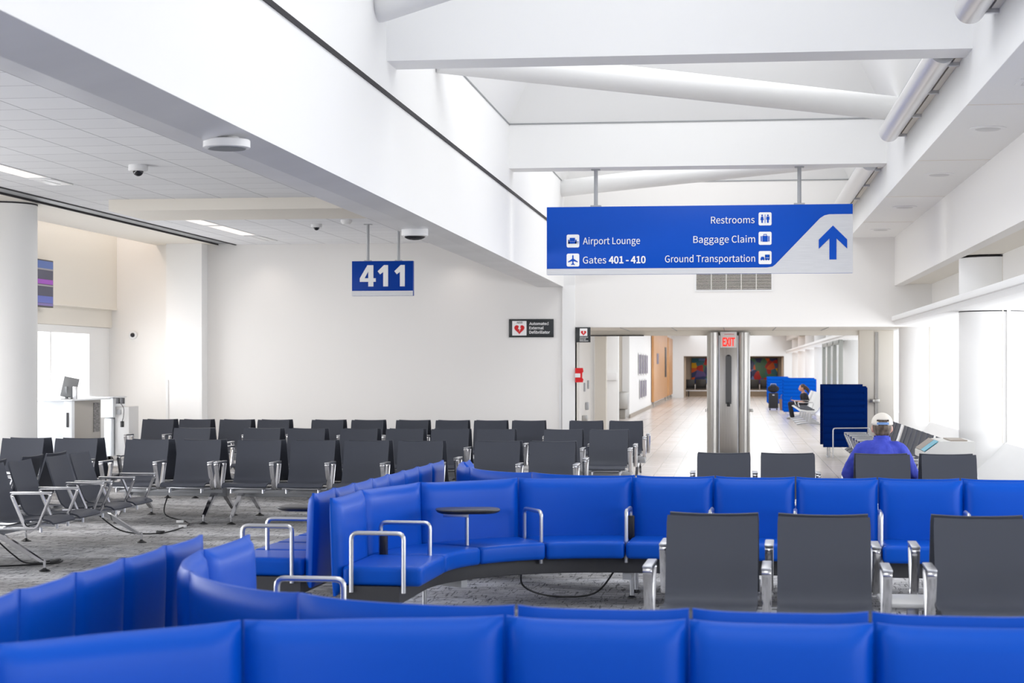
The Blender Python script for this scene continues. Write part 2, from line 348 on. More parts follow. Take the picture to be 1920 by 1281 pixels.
# right fascia, soffit, right wall, niche and ledge
struct('wall_fascia_right', box(new(), FR, FR + 0.2, YB, WY, 3.86, 4.85), M['white'], 'white fascia right of the skylight')
bm = new(); box(bm, FR + 0.002, RW + 0.2, YB, WY, 3.858, 3.92)
struct('ceiling_soffit_right', bm, M['white'], 'pale soffit with round lights along the right wall')
bm = new()
for y in (11.3, 15.4, 19.5, 23.6, 27.7): box(bm, FR + 0.002, RW - 0.002, y, y + 0.008, 3.853, 3.86)
struct('trim_3', bm, M['cream'], 'joints across the right soffit')
struct('wall_right_upper', box(new(), RW, RW + 0.15, YB, 99, 3.03, 3.9), M['wall'], 'upper white wall band on the right')
struct('ceiling_niche_right', box(new(), RW + 0.15, 3.45, YB, 99, 3.06, 3.12), M['cream'], 'ceiling of the niche above the right ledge')
struct('wall_niche_right', box(new(), 3.32, 3.45, YB, 99, 2.5, 3.06), M['wall'], 'back wall of the niche above the right ledge')
bm = new(); box(bm, RW, 3.4, YB, 99, 2.36, 2.46, 0.008); box(bm, RW - 0.05, RW + 0.03, YB, 99, 2.43, 2.51, 0.01)
struct('trim_4', bm, M['white'], 'white moulded ledge running along the right windows')
bm = new(); quad(bm, (2.72, 0, 0.05), (2.72, 99, 0.05), (3.35, 99, 0.70), (3.35, 0, 0.70)); quad(bm, (2.72, 0, 0.0), (2.72, 99, 0.0), (2.72, 99, 0.05), (2.72, 0, 0.05)); quad(bm, (3.35, 0, 0.70), (3.35, 99, 0.70), (3.45, 99, 0.70), (3.45, 0, 0.70))
struct('wall_sill_right', bm, M['white'], 'sloping white sill under the right windows')
for i, y in enumerate((6.2, 14.6, 23.05, 31.5, 39.9, 48.3, 56.7, 65.1, 73.5, 81.9, 90.3)):
    o = struct('column', lathe(new(), [(0.44, 0), (0.44, 3.04)], 40, (3.28, y + 0.3, 0)), M['white'], None)
    o['label'] = ('round white column by the right-hand windows beside the bin' if i == 2 else 'round white column at the doorway end of the right windows' if i == 3 else 'round white column further along the right windows')
    if i in (2, 3): 
        bm = new(); box(bm, 3.315, 3.33, y - 0.145, y - 0.135, 0.7, 3.03); obj('panel_joint', bm, M['cream'], o)
        lt = lathe(new(), [(0.442, 3.030), (0.442, 3.045)], 40, (3.28, y + 0.3, 0)); obj('shadow_gap', lt, M['slot'], o)
        lt = lathe(new(), [(0.442, 2.345), (0.442, 2.357)], 40, (3.28, y + 0.3, 0)); obj('shadow_gap', lt, M['slot'], o)
for i, (y0, y1) in enumerate(((YB, 14.4), (14.9, 22.9), (23.8, 31.3), (31.9, 48), (49, 73), (74, 98))):
    g = struct('window_%d' % (i + 1), box(new(), 3.38, 3.39, y0, y1, 0.72, 2.36), M['glass'], 'bright window pane between the right columns')
    f = new(); n = max(2, int((y1 - y0) / 4))
    for k in range(n + 1):
        y = y0 + (y1 - y0) * k / n; box(f, 3.37, 3.41, y - 0.03, y + 0.03, 0.71, 2.36)
    obj('window_frame', f, M['white'], g)
# skylight: cross beams, sloping wells, braces
BE = [(6.7, 7.15), (15.05, 15.5), (23.4, 23.85)]
for i, (y0, y1) in enumerate(BE):
    struct('ceiling_beam', box(new(), FL, FR + 0.02, y0, y1, 4.27, 4.85), M['white'], ('white cross beam overhead behind the camera view', 'nearest white cross beam under the skylight', 'second white cross beam carrying the blue direction sign')[i])
for k, (y0, y1) in enumerate(SKY):
    ya, yb = (y0, y1) if k else (0, 6.7)
    ya, yb = [(YB, 6.7), (7.15, 15.05), (15.5, 23.4), (23.85, WY)][k]
    t = 0.95; h = 1.75; bm = new()
    A = [(FL, ya, 4.85), (FR, ya, 4.85), (FR, yb, 4.85), (FL, yb, 4.85)]
    B = [(FL + t, ya + t, 4.85 + h), (FR - t, ya + t, 4.85 + h), (FR - t, yb - t, 4.85 + h), (FL + t, yb - t, 4.85 + h)]
    for i in range(4): quad(bm, A[i], A[(i + 1) % 4], B[(i + 1) % 4], B[i])
    o = struct('ceiling_skylight_well', bm, M['white'], 'sloping white skylight well over one bay', angle=10)
    bm = new(); e = 0.012
    box(bm, FL, FL + e, ya, yb, 4.845, 4.86); box(bm, FR - e, FR, ya, yb, 4.845, 4.86); box(bm, FL, FR, yb - e, yb, 4.845, 4.86)
    obj('shadow_joint', bm, M['grid'], o)
    bm = new()
    for j in range(5):
        y = ya + 1.9 + j * 1.1
        if y < yb - 1: box(bm, FL + 0.28, FL + 0.30, y, y + 0.14, 5.36, 5.41)
    obj('fixing_slot', bm, M['grid'], o)
def brace(p, q, label):
    struct('ceiling_brace', tube(new(), [p, q], 0.145, 24), M['white'], label)
brace((FL, 14.72, 4.68), (FR, 9.0, 4.68), 'round white brace at the top left of the skylight')
brace((FR, 21.75, 4.73), (FL, 17.6, 4.73), 'long round white brace beyond the nearest cross beam')
brace((FL, 30.6, 4.72), (FR, 26.2, 4.72), 'round white brace behind the blue direction sign')
for i, (y0, y1) in enumerate(((6.0, 13.85), (15.6, 21.0), (24.0, 30.8))):
    t = thing('tube_light', ('silver tube light at the top right corner', 'silver tube light on the right fascia above the sign', 'silver tube light on the right fascia behind the sign')[i], 'light', (1.765, y0, 4.36), 0, 'silver tube lights along the right fascia')
    L = y1 - y0
    obj('housing', tube(new(), [(0, 0, 0), (0, L, 0)], 0.115, 28), M['tubemetal'], t)
    obj('end_cap', tube(new(), [(0, -0.012, 0), (0, 0.0, 0)], 0.118, 28), M['satin'], t)
    b = new(); box(b, 0.115, 0.2, 0.1, L - 0.1, -0.06, 0.0); obj('mounting_rail', b, M['cream'], t)
    for k in range(4):
        yy = 0.3 + k * (L - 0.6) / 3; b = new(); box(b, 0.08, 0.2, yy, yy + 0.05, -0.09, 0.03); obj('bracket', b, M['satin'], t)
struct('wall_back', box(new(), -12.2, 3.5, YB - 0.2, YB, 0, 6.8), M['wall'], 'added unseen wall behind the camera blocking light')  # added to keep out light from behind; the hall really goes on
# end wall with the doorway
bm = new(); box(bm, -14, -2.76, WY, WY + 0.3, 0, 5.0); box(bm, -2.76, 3.6, WY, WY + 0.3, 2.337, 5.4)
struct('wall_end', bm, M['wall'], 'pale end wall with the wide doorway')
struct('wall_pilaster', box(new(), -10.0, -9.35, WY - 0.35, WY, 0, CZ), M['white'], 'white pilaster on the end wall left of the gate sign')
face_box('wall_pier', M['white'], -2.98, -2.76, WY - 0.06, WY + 0.3, 0, SZ + 0.8, label='narrow white pier beside the doorway')
for x in (-9.98, -9.36, -3.02):
    face_box('trim_5', M['whiteplastic'], x - 0.02, x + 0.02, WY - 0.37 if x < -5 else WY - 0.02, (WY - 0.34) if x < -5 else WY + 0.0, 0, 1.42, label='pale corner guard on the end wall')
bm = new(); box(bm, -2.9, 2.95, WY + 0.3, 34.3, 2.337, 2.40); struct('ceiling_doorway', bm, M['cream'], 'low ceiling inside the doorway')
bm = new()
for x in (-2.0, -1.1, -0.2, 0.7, 1.6): box(bm, x, x + 0.012, WY + 0.3, 34.2, 2.33, 2.338)
struct('trim_6', bm, M['grid'], 'joints in the doorway ceiling')
bm = new(); box(bm, -2.9, 2.95, 34.1, 34.35, 2.245, 2.34, 0.005); struct('door_header', bm, M['cream'], 'cream transom across the doorway')
bm = new(); box(bm, -2.75, -1.72, 34.04, 34.10, 2.235, 2.255); struct('trim_7', bm, M['slot'], 'dark door track under the transom')
struct('wall_side_left', box(new(), -2.90, -2.76, WY, 31.4, 0, 2.34), M['cream'], 'jamb at the left of the doorway')
bm = new(); box(bm, -2.66, -2.44, 34.05, 34.35, 0, 2.245, 0.01); struct('door_post_left', bm, M['cream'], 'cream door post left in the doorway')
bm = new(); box(bm, 2.31, 2.95, 34.05, 34.35, 0, 2.337, 0.01); o = struct('door_post_right', bm, M['cream'], 'cream panelled post right in the doorway')
bm = new(); box(bm, 2.60, 2.66, 34.03, 34.05, 0, 2.3); obj('door_channel', bm, M['steel'], o)
bm = new(); box(bm, 2.50, 2.68, 33.9, 34.03, 0.98, 1.05, 0.01); box(bm, 2.53, 2.57, 33.84, 33.9, 0.99, 1.04, 0.008); obj('door_latch', bm, M['steel'], o)
# door leaves
def leaf(name, label, x0, x1, y0, y1, z1, mat, bar=None):
    d = struct(name, box(new(), x0, x1, y0, y1, 0.01, z1, 0.006), mat, label)
    return d
d = leaf('door_1', 'cream open door leaf at the left of the doorway', -2.80, -2.72, 31.5, 33.9, 2.22, M['wall'])
for (y, z) in ((32.3, 1.28), (33.1, 1.32)):
    b = new(); box(b, -2.72, -2.69, y, y + 0.07, z - 0.08, z + 0.08, 0.008); obj('door_hinge', b, M['beam'], d)
b = new(); box(b, -2.72, -2.66, 32.6, 32.75, 0.86, 1.0, 0.01); obj('door_handle', b, M['beam'], d)
b = new(); box(b, -2.72, -2.62, 31.9, 32.05, 0.68, 0.78, 0.01); obj('door_latch', b, M['steel'], d)
d = leaf('door_2', 'white door with a push bar beyond the doorway', -3.65, -3.02, 46.6, 46.7, 2.9, M['white'])
b = new(); box(b, -3.6, -3.05, 46.52, 46.6, 1.3, 1.5, 0.01); obj('push_bar', b, M['whiteplastic'], d)
# steel pillar between the two doorways
t = thing('door_pillar', 'stainless steel pillar with rounded sides in the doorway', 'pillar', (-0.12, 34.0, 0))
for s in (-1, 1):
    obj('side_column', lathe(new(), [(0.115, 0), (0.115, 2.30)], 28, (s * 0.29, 0, 0)), M['steel'], t)
obj('face_panel', box(new(), -0.175, 0.175, -0.05, 0.12, 0, 2.24, 0.004), M['steel'], t)
b = new(); box(b, -0.185, -0.165, -0.06, 0.1, 0, 2.24); box(b, 0.165, 0.185, -0.06, 0.1, 0, 2.24); obj('edge_strip', b, M['satin'], t)
b = new()
prism(b, [(0.055 * math.cos(a * PI / 8), 1.83 + 0.05 * math.sin(a * PI / 8)) for a in range(9)] + [(-0.055, 0.95), (0.055, 0.95)], -0.075, -0.05)
obj('pull_handle', b, M['handlegrey'], t)
b = new(); box(b, -0.02, 0.02, -0.10, -0.05, 1.85, 1.87); box(b, -0.03, 0.03, -0.10, -0.05, 0.90, 0.98, 0.01); obj('handle_mount', b, M['black'], t)
for s in (-1, 1):
    b = new(); box(b, s * 0.40 - 0.015, s * 0.40 + 0.05 * s + 0.015, -0.04, 0.02, 0.80, 0.86, 0.006); obj('door_stop', b, M['steel'], t)
# exit sign
t = thing('exit_sign', 'white EXIT sign with red letters on the steel pillar', 'sign', (-0.12, 33.93, 2.01))
obj('sign_plate', box(new(), -0.155, 0.155, 0, 0.018, 0, 0.30, 0.004), M['whiteplastic'], t)
letters('lettering', 'EXIT', M['redlit'], t, (-0.11, -0.004, 0.035), 0.23, 0.15, 0.012)
b = new(); box(b, -0.08, 0.10, -0.004, 0, 0.25, 0.258); obj('red_line', b, M['red'], t)
# left side bulkhead, windows
bm = new(); box(bm, -12.1, -11.03, YB, WY, 2.68, 5.0); box(bm, -12.1, -11.12, YB, WY, 2.35, 2.68)
struct('wall_left', bm, M['cream'], 'beige bulkhead wall above the left windows')
bm = new(); box(bm, -11.12, -11.01, YB, WY - 0.02, 2.665, 2.695); struct('trim_8', bm, M['cream'], 'thin ledge under the left bulkhead')
for i, (y0, y1) in enumerate(((YB, 9), (9.2, 17), (17.2, 26.2), (26.4, 30.0))):
    g = struct('window_%d' % (i + 11), box(new(), -11.21, -11.20, y0, y1, 0.1, 2.34), M['glass'], 'tall bright window behind the gate counter')
    f = new()
    for k in range(3):
        y = y0 + (y1 - y0) * k / 2; box(f, -11.24, -11.16, y - 0.03, y + 0.03, 0, 2.34)
    box(f, -11.24, -11.15, y0, y1, 2.22, 2.345); box(f, -11.24, -11.16, y0, y1, 0, 0.1)
    obj('window_frame', f, M['white'], g)
struct('wall_left_pier', box(new(), -11.4, -11.17, 30.05, WY, 0, 2.345), M['white'], 'white wall beside the left windows')
o = struct('column', lathe(new(), [(0.46, 0), (0.46, CZ)], 48, (-9.72, 22.85, 0)), M['white'], 'thick round column at the left edge in front of the gate counter')
obj('shadow_gap', lathe(new(), [(0.464, CZ - 0.025), (0.464, CZ - 0.005)], 48, (-9.72, 22.85, 0)), M['slot'], o)

# ------------------------------------------------------------------ corridor beyond
bm = new(); box(bm, -3.6, -3.37, 57.5, 96, 0, 3.6)
struct('wall_corridor_left', bm, M['white'], 'white corridor wall with photo strips and wood panels')
struct('baseboard_left', box(new(), -3.36, -3.33, 57.4, 96, 0.004, 0.12), M['brownwall'], 'taupe baseboard of the corridor')
struct('wall_corridor_recess', box(new(), -5.6, -5.4, 31.4, 58, 0, 3.6), M['white'], 'recess wall left beyond the doorway')
struct('wall_corridor_return', box(new(), -5.5, -3.59, 57.55, 57.7, 0, 3.6), M['cream'], 'cream return wall beyond the white door')
struct('wall_door_pier', box(new(), -5.5, -3.02, 46.7, 46.9, 0, 3.6), M['white'], 'white wall holding the door with the push bar')
bm = new(); box(bm, -5.6, FL + 0.6, 34.4, 96, 3.3, 3.4); box(bm, 1.9, RW + 0.1, 34.4, 96, 3.3, 3.4)
struct('ceiling_corridor', bm, M['white'], 'white corridor ceiling edges')
bm = new(); box(bm, -5.6, -2.72, 95.8, 96, 0, 4.2); box(bm, 2.58, 3.6, 95.8, 96, 0, 4.2); box(bm, -2.72, 2.58, 95.8, 96, 2.22, 4.2)
struct('wall_corridor_end', bm, M['white'], 'far wall of the corridor with an opening')
bm = new(); box(bm, -2.8, 2.66, 101, 101.1, 0, 2.3)
struct('wall_alcove_back', bm, M['brownwall'], 'taupe back wall of the alcove at the far end of the corridor')
for sd, xa in (('left', -2.8), ('right', 2.56)): struct('wall_alcove_' + sd, box(new(), xa, xa + 0.1, 96, 101, 0, 2.22), M['brownwall'], 'taupe %s wall of the far alcove' % sd)
struct('ceiling_alcove', box(new(), -2.8, 2.66, 96, 101.1, 2.22, 2.3), M['brownwall'], 'ceiling of the far alcove')
area('alcove_fill', (0, 98.6, 2.2), (0, 0, 0), 4.5, 0.8, 90, (1, 0.85, 0.7))  # added fill to brighten the mosaic; no lamp is known here
tag(obj('mosaic', box(new(), -2.42, 2.36, 100.88, 100.985, 0.72, 2.13, 0.01), M['mosaic']), 'colourful abstract mosaic at the far end of the corridor', 'artwork')

o = struct('door_3', box(new(), 2.74, 2.755, 47.6, 56.4, 0.05, 2.3), M['glass'], 'glass doors between the corridor columns')
for y in (47.5, 50.4, 53.4, 56.4): obj('door_frame', box(new(), 2.70, 2.80, y - 0.14, y + 0.14, 0.004, 2.38, 0.01), M['doorframe'], o)
obj('door_frame', box(new(), 2.70, 2.80, 47.4, 56.5, 2.25, 2.355, 0.01), M['doorframe'], o)
# wood panels and photo strips on the corridor wall
for i, (y0, y1, z1) in enumerate(((72.4, 87.0, 3.25), (88.2, 94.4, 3.1))):
    t = thing('wood_panel', ('nearer tall orange wood panel on the corridor wall', 'farther tall orange wood panel on the corridor wall')[i], 'panel', (-3.35, y0, 0.22), 0, 'wood panels on the corridor wall')
    obj('panel_board', box(new(), 0, 0.10, 0, y1 - y0, 0, z1 - 0.22, 0.01), M['wood'], t)
    if i == 0:
        b = new(); box(b, 0.1, 0.115, 11.2, 13.0, 0.95, 2.35); obj('dark_slot', b, M['black'], t)
        b = new(); box(b, 0.1, 0.112, 2.6, 4.4, 1.55, 2.0); obj('info_plate', b, M['poster'], t)
    for yy in (1, y1 - y0 - 1): b = new(); box(b, 0, 0.06, yy, yy + 0.3, -0.215, 0); obj('panel_foot', b, M['steel'], t)
for k in range(7):
    top = k < 4; j = k if top else k - 4
    y = 62.7 + j * 1.75 + (0 if top else 0.8); z0, z1 = (1.40, 2.08) if top else (0.55, 1.15)
    ords = ('first', 'second', 'third', 'fourth')
    o = tag(link('photo_strip', None, None, (-3.35, y, z0)), '%s photo strip of the %s row on the corridor wall' % (ords[j], 'upper' if top else 'lower'), 'poster', 'photo strips on the corridor wall')
    obj('photo', box(new(), 0.0, 0.02, 0, 1.0, 0, z1 - z0, 0.004), M['poster'], o)
    obj('backing', box(new(), 0.0, 0.012, -0.1, 1.1, -0.04, z1 - z0 + 0.05), M['whiteplastic'], o)
# drinking fountain seen past the white door
t = thing('drinking_fountain', 'grey drinking fountain beside the white door in the corridor', 'fountain', (-3.75, 56.5, 0))
obj('basin', box(new(), -0.1, 0.4, 0, 0.5, 0.3, 0.86, 0.06), M['steel'], t); obj('pedestal', box(new(), 0.0, 0.3, 0.1, 0.4, 0.004, 0.3, 0.02), M['greige'], t)

# ------------------------------------------------------------------ dark double-sided beam seats
PROF = [(-0.095, 0.856), (-0.105, 0.82), (-0.135, 0.72), (-0.185, 0.57), (-0.215, 0.49), (-0.24, 0.445), (-0.285, 0.418), (-0.35, 0.410), (-0.45, 0.416), (-0.58, 0.430), (-0.66, 0.430), (-0.70, 0.420), (-0.725, 0.400)]
def shell_mesh():
    bm = new(); W = 0.24; nx = 7; th = 0.014
    P = rounded([(0, y, z) for y, z in PROF], 0.02, 1)
    P = [Vector((0, y, z)) for y, z in PROF]
    fr, bk = [], []
    for i, p in enumerate(P):
        t = (P[min(i + 1, len(P) - 1)] - P[max(i - 1, 0)]).normalized(); nrm = Vector((0, t.z, -t.y))
        if nrm.y > 0 and i < 6: nrm = -nrm
        nrm = Vector((0, t.z, -t.y)) if Vector((0, t.z, -t.y)).dot(Vector((0, -1, 0.3))) > 0 else -Vector((0, t.z, -t.y))
        ra, rb = [], []
        for k in range(nx):
            x = -W + 2 * W * k / (nx - 1); u = (x / W)
            curve = 0.014 * u * u * (1 if i < 6 else 0.3)
            wob = W * (0.985 if i in (0, len(P) - 1) else 1.0)
            q = p + nrm * curve; q.x = u * wob
            if i == 0: q.z += 0.004 * u * u
            ra.append(q + nrm * th / 2); rb.append(q - nrm * th / 2)
        fr.append(ra); bk.append(rb)
    rings = [a + b[::-1] for a, b in zip(fr, bk)]
    return loft(bm, rings)
SHELL = mesh('seat_shell', shell_mesh(), M['shell'], 50)
def arm_mesh():
    pts = rounded([(0, -0.40, 0.645), (0, -0.52, 0.375), (0, -0.62, 0.375), (0, -0.735, 0.65)], 0.035, 4, True)
    return strip(new(), pts, 0.045, 0.018, True)
ARM = mesh('armrest', arm_mesh(), M['metal'], 40)
def armpad_mesh():
    bm = new(); box(bm, -0.025, 0.025, -0.735, -0.40, 0.648, 0.662, 0.005); return bm
PAD = mesh('arm_pad', armpad_mesh(), M['satin'])
def leg_mesh():
    bm = new()
    def ring(y, z, hx, hy): return [(-hx, y - hy, z), (hx, y - hy, z), (hx, y + hy, z), (-hx, y + hy, z)]
    loft(bm, [ring(-0.08, 0.33, 0.028, 0.075), ring(-0.26, 0.245, 0.024, 0.045), ring(-0.555, 0.075, 0.018, 0.022)])
    return bm
LEG = mesh('leg', leg_mesh(), M['metal'], 30)
b = new(); tube(b, [(0, -0.565, 0.012), (0, -0.565, 0.10)], 0.012, 12); PIN = mesh('leg_pin', b, M['metal'])
FOOT = mesh('foot_pad', lathe(new(), [(0.05, 0), (0.048, 0.006), (0.016, 0.022), (0.012, 0.03)], 16, (0, -0.565, 0)), M['black'])
b = new(); box(b, -0.24, 0.24, -0.52, -0.49, 0.365, 0.385, 0.005); box(b, -0.24, 0.24, -0.34, -0.31, 0.365, 0.385, 0.005)
for x in (-0.17, 0.17): box(b, x - 0.015, x + 0.015, -0.58, -0.10, 0.345, 0.375, 0.004); tube(b, [(x, -0.60, 0.37), (x, -0.60, 0.33)], 0.012, 8)
SUP = mesh('seat_support', b, M['satin'])
def bench(label, seats, loc, rotz=0.0, arms=None, legs=None, group='charcoal beam seats', sides=(0, 1), name='beam_seat'):
    """seats, arms, legs: positions along the bench's own x axis"""
    t = thing(name, label, 'seats', loc, rotz, group)
    x0, x1 = min(seats) - 0.30, max(seats) + 0.30
    if arms is None:
        s = sorted(seats); arms = [s[0] - 0.295] + [(a + c) / 2 for a, c in zip(s, s[1:])] + [s[-1] + 0.295]
    if legs is None: legs = [x0 + 0.12, x1 - 0.12]
    b = new(); box(b, x0 + 0.02, x1 - 0.02, -0.06, 0.06, 0.255, 0.35, 0.006); box(b, x0 + 0.02, x1 - 0.02, -0.20, -0.16, 0.30, 0.345, 0.004); box(b, x0 + 0.02, x1 - 0.02, 0.16, 0.20, 0.30, 0.345, 0.004)
    obj('beam', b, M['beam'], t)
    for s in sides:
        r = (0, 0, PI * s)
        for x in seats:
            link('seat_shell', SHELL, t, (x, 0, 0), r); link('seat_support', SUP, t, (x, 0, 0), r)
        for x in arms:
            a = link('armrest', ARM, t, (x, 0, 0), r); link('arm_pad', PAD, a)
    for s in sides:
        r = (0, 0, PI * s)
        for x in legs:
            l = link('leg', LEG, t, (x, 0, 0), r); link('leg_pin', PIN, l); link('foot_pad', FOOT, l)
    return t
def row(labels, groups_of_seats, yc, rot=0.0, group='charcoal beam seats'):
    for lab, seats in zip(labels, groups_of_seats):
        c = sum(seats) / len(seats); bench(lab, [x - c for x in seats], (c, yc, 0), rot, group=group)
row(['pair of charcoal double-sided seats at the far left by the round column'], [[-7.77, -7.16]], 18.95, group='front row of charcoal seats')
row(['pair of charcoal double-sided seats right of the grey cabinet, front row left',
     'four charcoal double-sided seats in the front row behind the blue sofa',
     'pair of charcoal double-sided seats at the right end of the front row'],
    [[-6.29, -5.71], [-5.05, -4.46, -3.88, -3.30], [-2.48, -1.90]], 18.75, group='front row of charcoal seats')
row(['single charcoal double-sided seat at the left end of the middle row',
     'left pair of charcoal seats in the middle row',
     'four charcoal seats in the centre of the middle row',
     'right pair of charcoal seats in the middle row beside the tiled walkway'],
    [[-6.91], [-5.99, -5.41], [-4.73, -4.14, -3.56, -2.98], [-2.13, -1.56]], 22.35, group='middle row of charcoal seats')
row(['leftmost pair of charcoal seats in the back row against the end wall',
     'second pair of charcoal seats from the left in the back row',
     'third pair of charcoal seats from the left in the back row under the gate sign',
     'four charcoal seats in the back row below the defibrillator sign',
     'rightmost pair of charcoal seats in the back row beside the doorway'],
    [[-8.57, -8.0], [-7.38, -6.8], [-5.98, -5.38], [-4.71, -4.12, -3.55, -2.99], [-2.15, -1.57]], 26.0, group='back row of charcoal seats')
row(['pair of charcoal seats in front of the steel pillar behind the blue sofa',
     'pair of charcoal seats with the man in blue sitting on the far side'],
    [[-0.10, 0.475], [1.315, 1.895]], 16.42, group='charcoal seats behind the blue sofa')
row(['pair of large charcoal seats nearest the camera left of centre gap', 'large charcoal seats cut off by the right edge of the photo'],
    [[-0.115, 0.465], [1.27, 1.855]], 9.60, -0.03, group='charcoal seats between the blue sofas')
bench('charcoal seats turned sideways at the left edge with bare metal legs showing', [-1.16, -0.58, 0.24, 0.80], (-6.09, 15.0, 0), PI / 2, legs=[-1.17, 1.2], arms=[-1.45, -0.87, -0.27, -0.06, 0.52, 1.09])
# little table between the near seats
t = thing('side_table', 'low grey table between the near charcoal seats', 'table', (0.93, 9.62, 0))
obj('table_top', box(new(), -0.17, 0.17, -0.2, 0.2, 0.40, 0.425, 0.008), M['lightgrey'], t); obj('table_leg', box(new(), -0.03, 0.03, -0.03, 0.03, 0, 0.40, 0.004), M['satin'], t)

# ------------------------------------------------------------------ blue curved sofas
class Path:
    """chain of straight and arc pieces in local u,v; side = +1 sitter on the left of travel, -1 on the right"""
    def __init__(self, u, v, ang, side): self.p = Vector((u, v)); self.a = ang; self.side = side; self.segs = []
    def straight(self, L):
        self.segs.append(('s', self.p.copy(), self.a, L)); self.p = self.p + Vector((math.cos(self.a), math.sin(self.a))) * L; return self
    def arc(self, R, turn):
        self.segs.append(('a', self.p.copy(), self.a, R, turn)); s = 1 if turn > 0 else -1
        c = self.p + Vector((-math.sin(self.a), math.cos(self.a))) * R * s
        self.a += turn; self.p = c - Vector((-math.sin(self.a), math.cos(self.a))) * R * s; return self
    def at(self, i, t, d):
        g = self.segs[i]
        if g[0] == 's': a = g[2]; p = g[1] + Vector((math.cos(a), math.sin(a))) * g[3] * t
        else:
            s = 1 if g[4] > 0 else -1; c = g[1] + Vector((-math.sin(g[2]), math.cos(g[2]))) * g[3] * s
            a = g[2] + g[4] * t; p = c - Vector((-math.sin(a), math.cos(a))) * g[3] * s
        n = Vector((-math.sin(a), math.cos(a))) * self.side
        return p + n * d, n, a
    def length(self, i):
        g = self.segs[i]; return g[3] if g[0] == 's' else abs(g[3] * g[4])
def back_bm(P, i):
    L = P.length(i); nu, nv = 16, 16; z0, z1 = 0.27, 0.862; g = 0.006 / L
    F, B = [], []
    for a in range(nu + 1):
        t = g + (1 - 2 * g) * a / nu; u = 2 * a / nu - 1; f, k = [], []
        for c in range(nv + 1):
            w = 2 * c / nv - 1
            bul = ((1 - abs(u) ** 7) * (1 - abs(w) ** 7)) ** 0.5
            top = z1 - 0.010 * (1 - abs(u) ** 4) if c == nv else None
            z = z0 + (z1 - z0) * c / nv - 0.010 * (1 - u ** 4) * (c / nv) ** 3
            lean = -0.02 * (c / nv)
            pf = P.at(i, t, 0.035 + lean + 0.012 + 0.045 * bul)[0]; pb = P.at(i, t, 0.035 + lean - 0.004 - 0.022 * bul)[0]
            f.append((pf.x, pf.y, z)); k.append((pb.x, pb.y, z))
        F.append(f); B.append(k)
    bm = new(); VF = [[bm.verts.new(p) for p in r] for r in F]; VB = [[bm.verts.new(p) for p in r] for r in B]
    for a in range(nu):
        for c in range(nv):
            bm.faces.new((VF[a][c], VF[a + 1][c], VF[a + 1][c + 1], VF[a][c + 1])); bm.faces.new((VB[a][c], VB[a][c + 1], VB[a + 1][c + 1], VB[a + 1][c]))
    for a in range(nu):
        for c in (0, nv): bm.faces.new((VF[a][c], VF[a + 1][c], VB[a + 1][c], VB[a][c]))
    for c in range(nv):
        for a in (0, nu): bm.faces.new((VF[a][c], VF[a][c + 1], VB[a][c + 1], VB[a][c]))
    return bm
def sweep_bm(P, i, d0, d1, z0, z1, r, gap, ends=True, j=None):
    L = P.length(i); ts = []
    e = [(0, r), (0.12 * r, 0.55 * r), (0.4 * r, 0.2 * r), (r, 0)] if ends else [(0, 0)]
    for s, sh in e: ts.append((gap + s, sh))
    m = 10
    for k in range(1, m): ts.append((gap + r + (L - 2 * gap - 2 * r) * k / m, 0))
    for s, sh in e[::-1]: ts.append((L - gap - s, sh))
    rings = []
    for s, sh in ts:
        a0, a1, b0, b1 = d0 + sh, d1 - sh, z0 + sh, z1 - sh; rr = max(r * 0.9 - sh * 0.6, 0.003); ring = []
        for (cx, cz, q) in ((a1 - rr, b1 - rr, 0), (a0 + rr, b1 - rr, 1), (a0 + rr, b0 + rr, 2), (a1 - rr, b0 + rr, 3)):
            for k in range(5):
                an = (q + k / 4) * PI / 2; dd = cx + rr * math.cos(an); zz = cz + rr * math.sin(an); pt = P.at(i, s / L, dd)[0]; ring.append((pt.x, pt.y, zz))
        rings.append(ring)
    return loft(new(), rings)
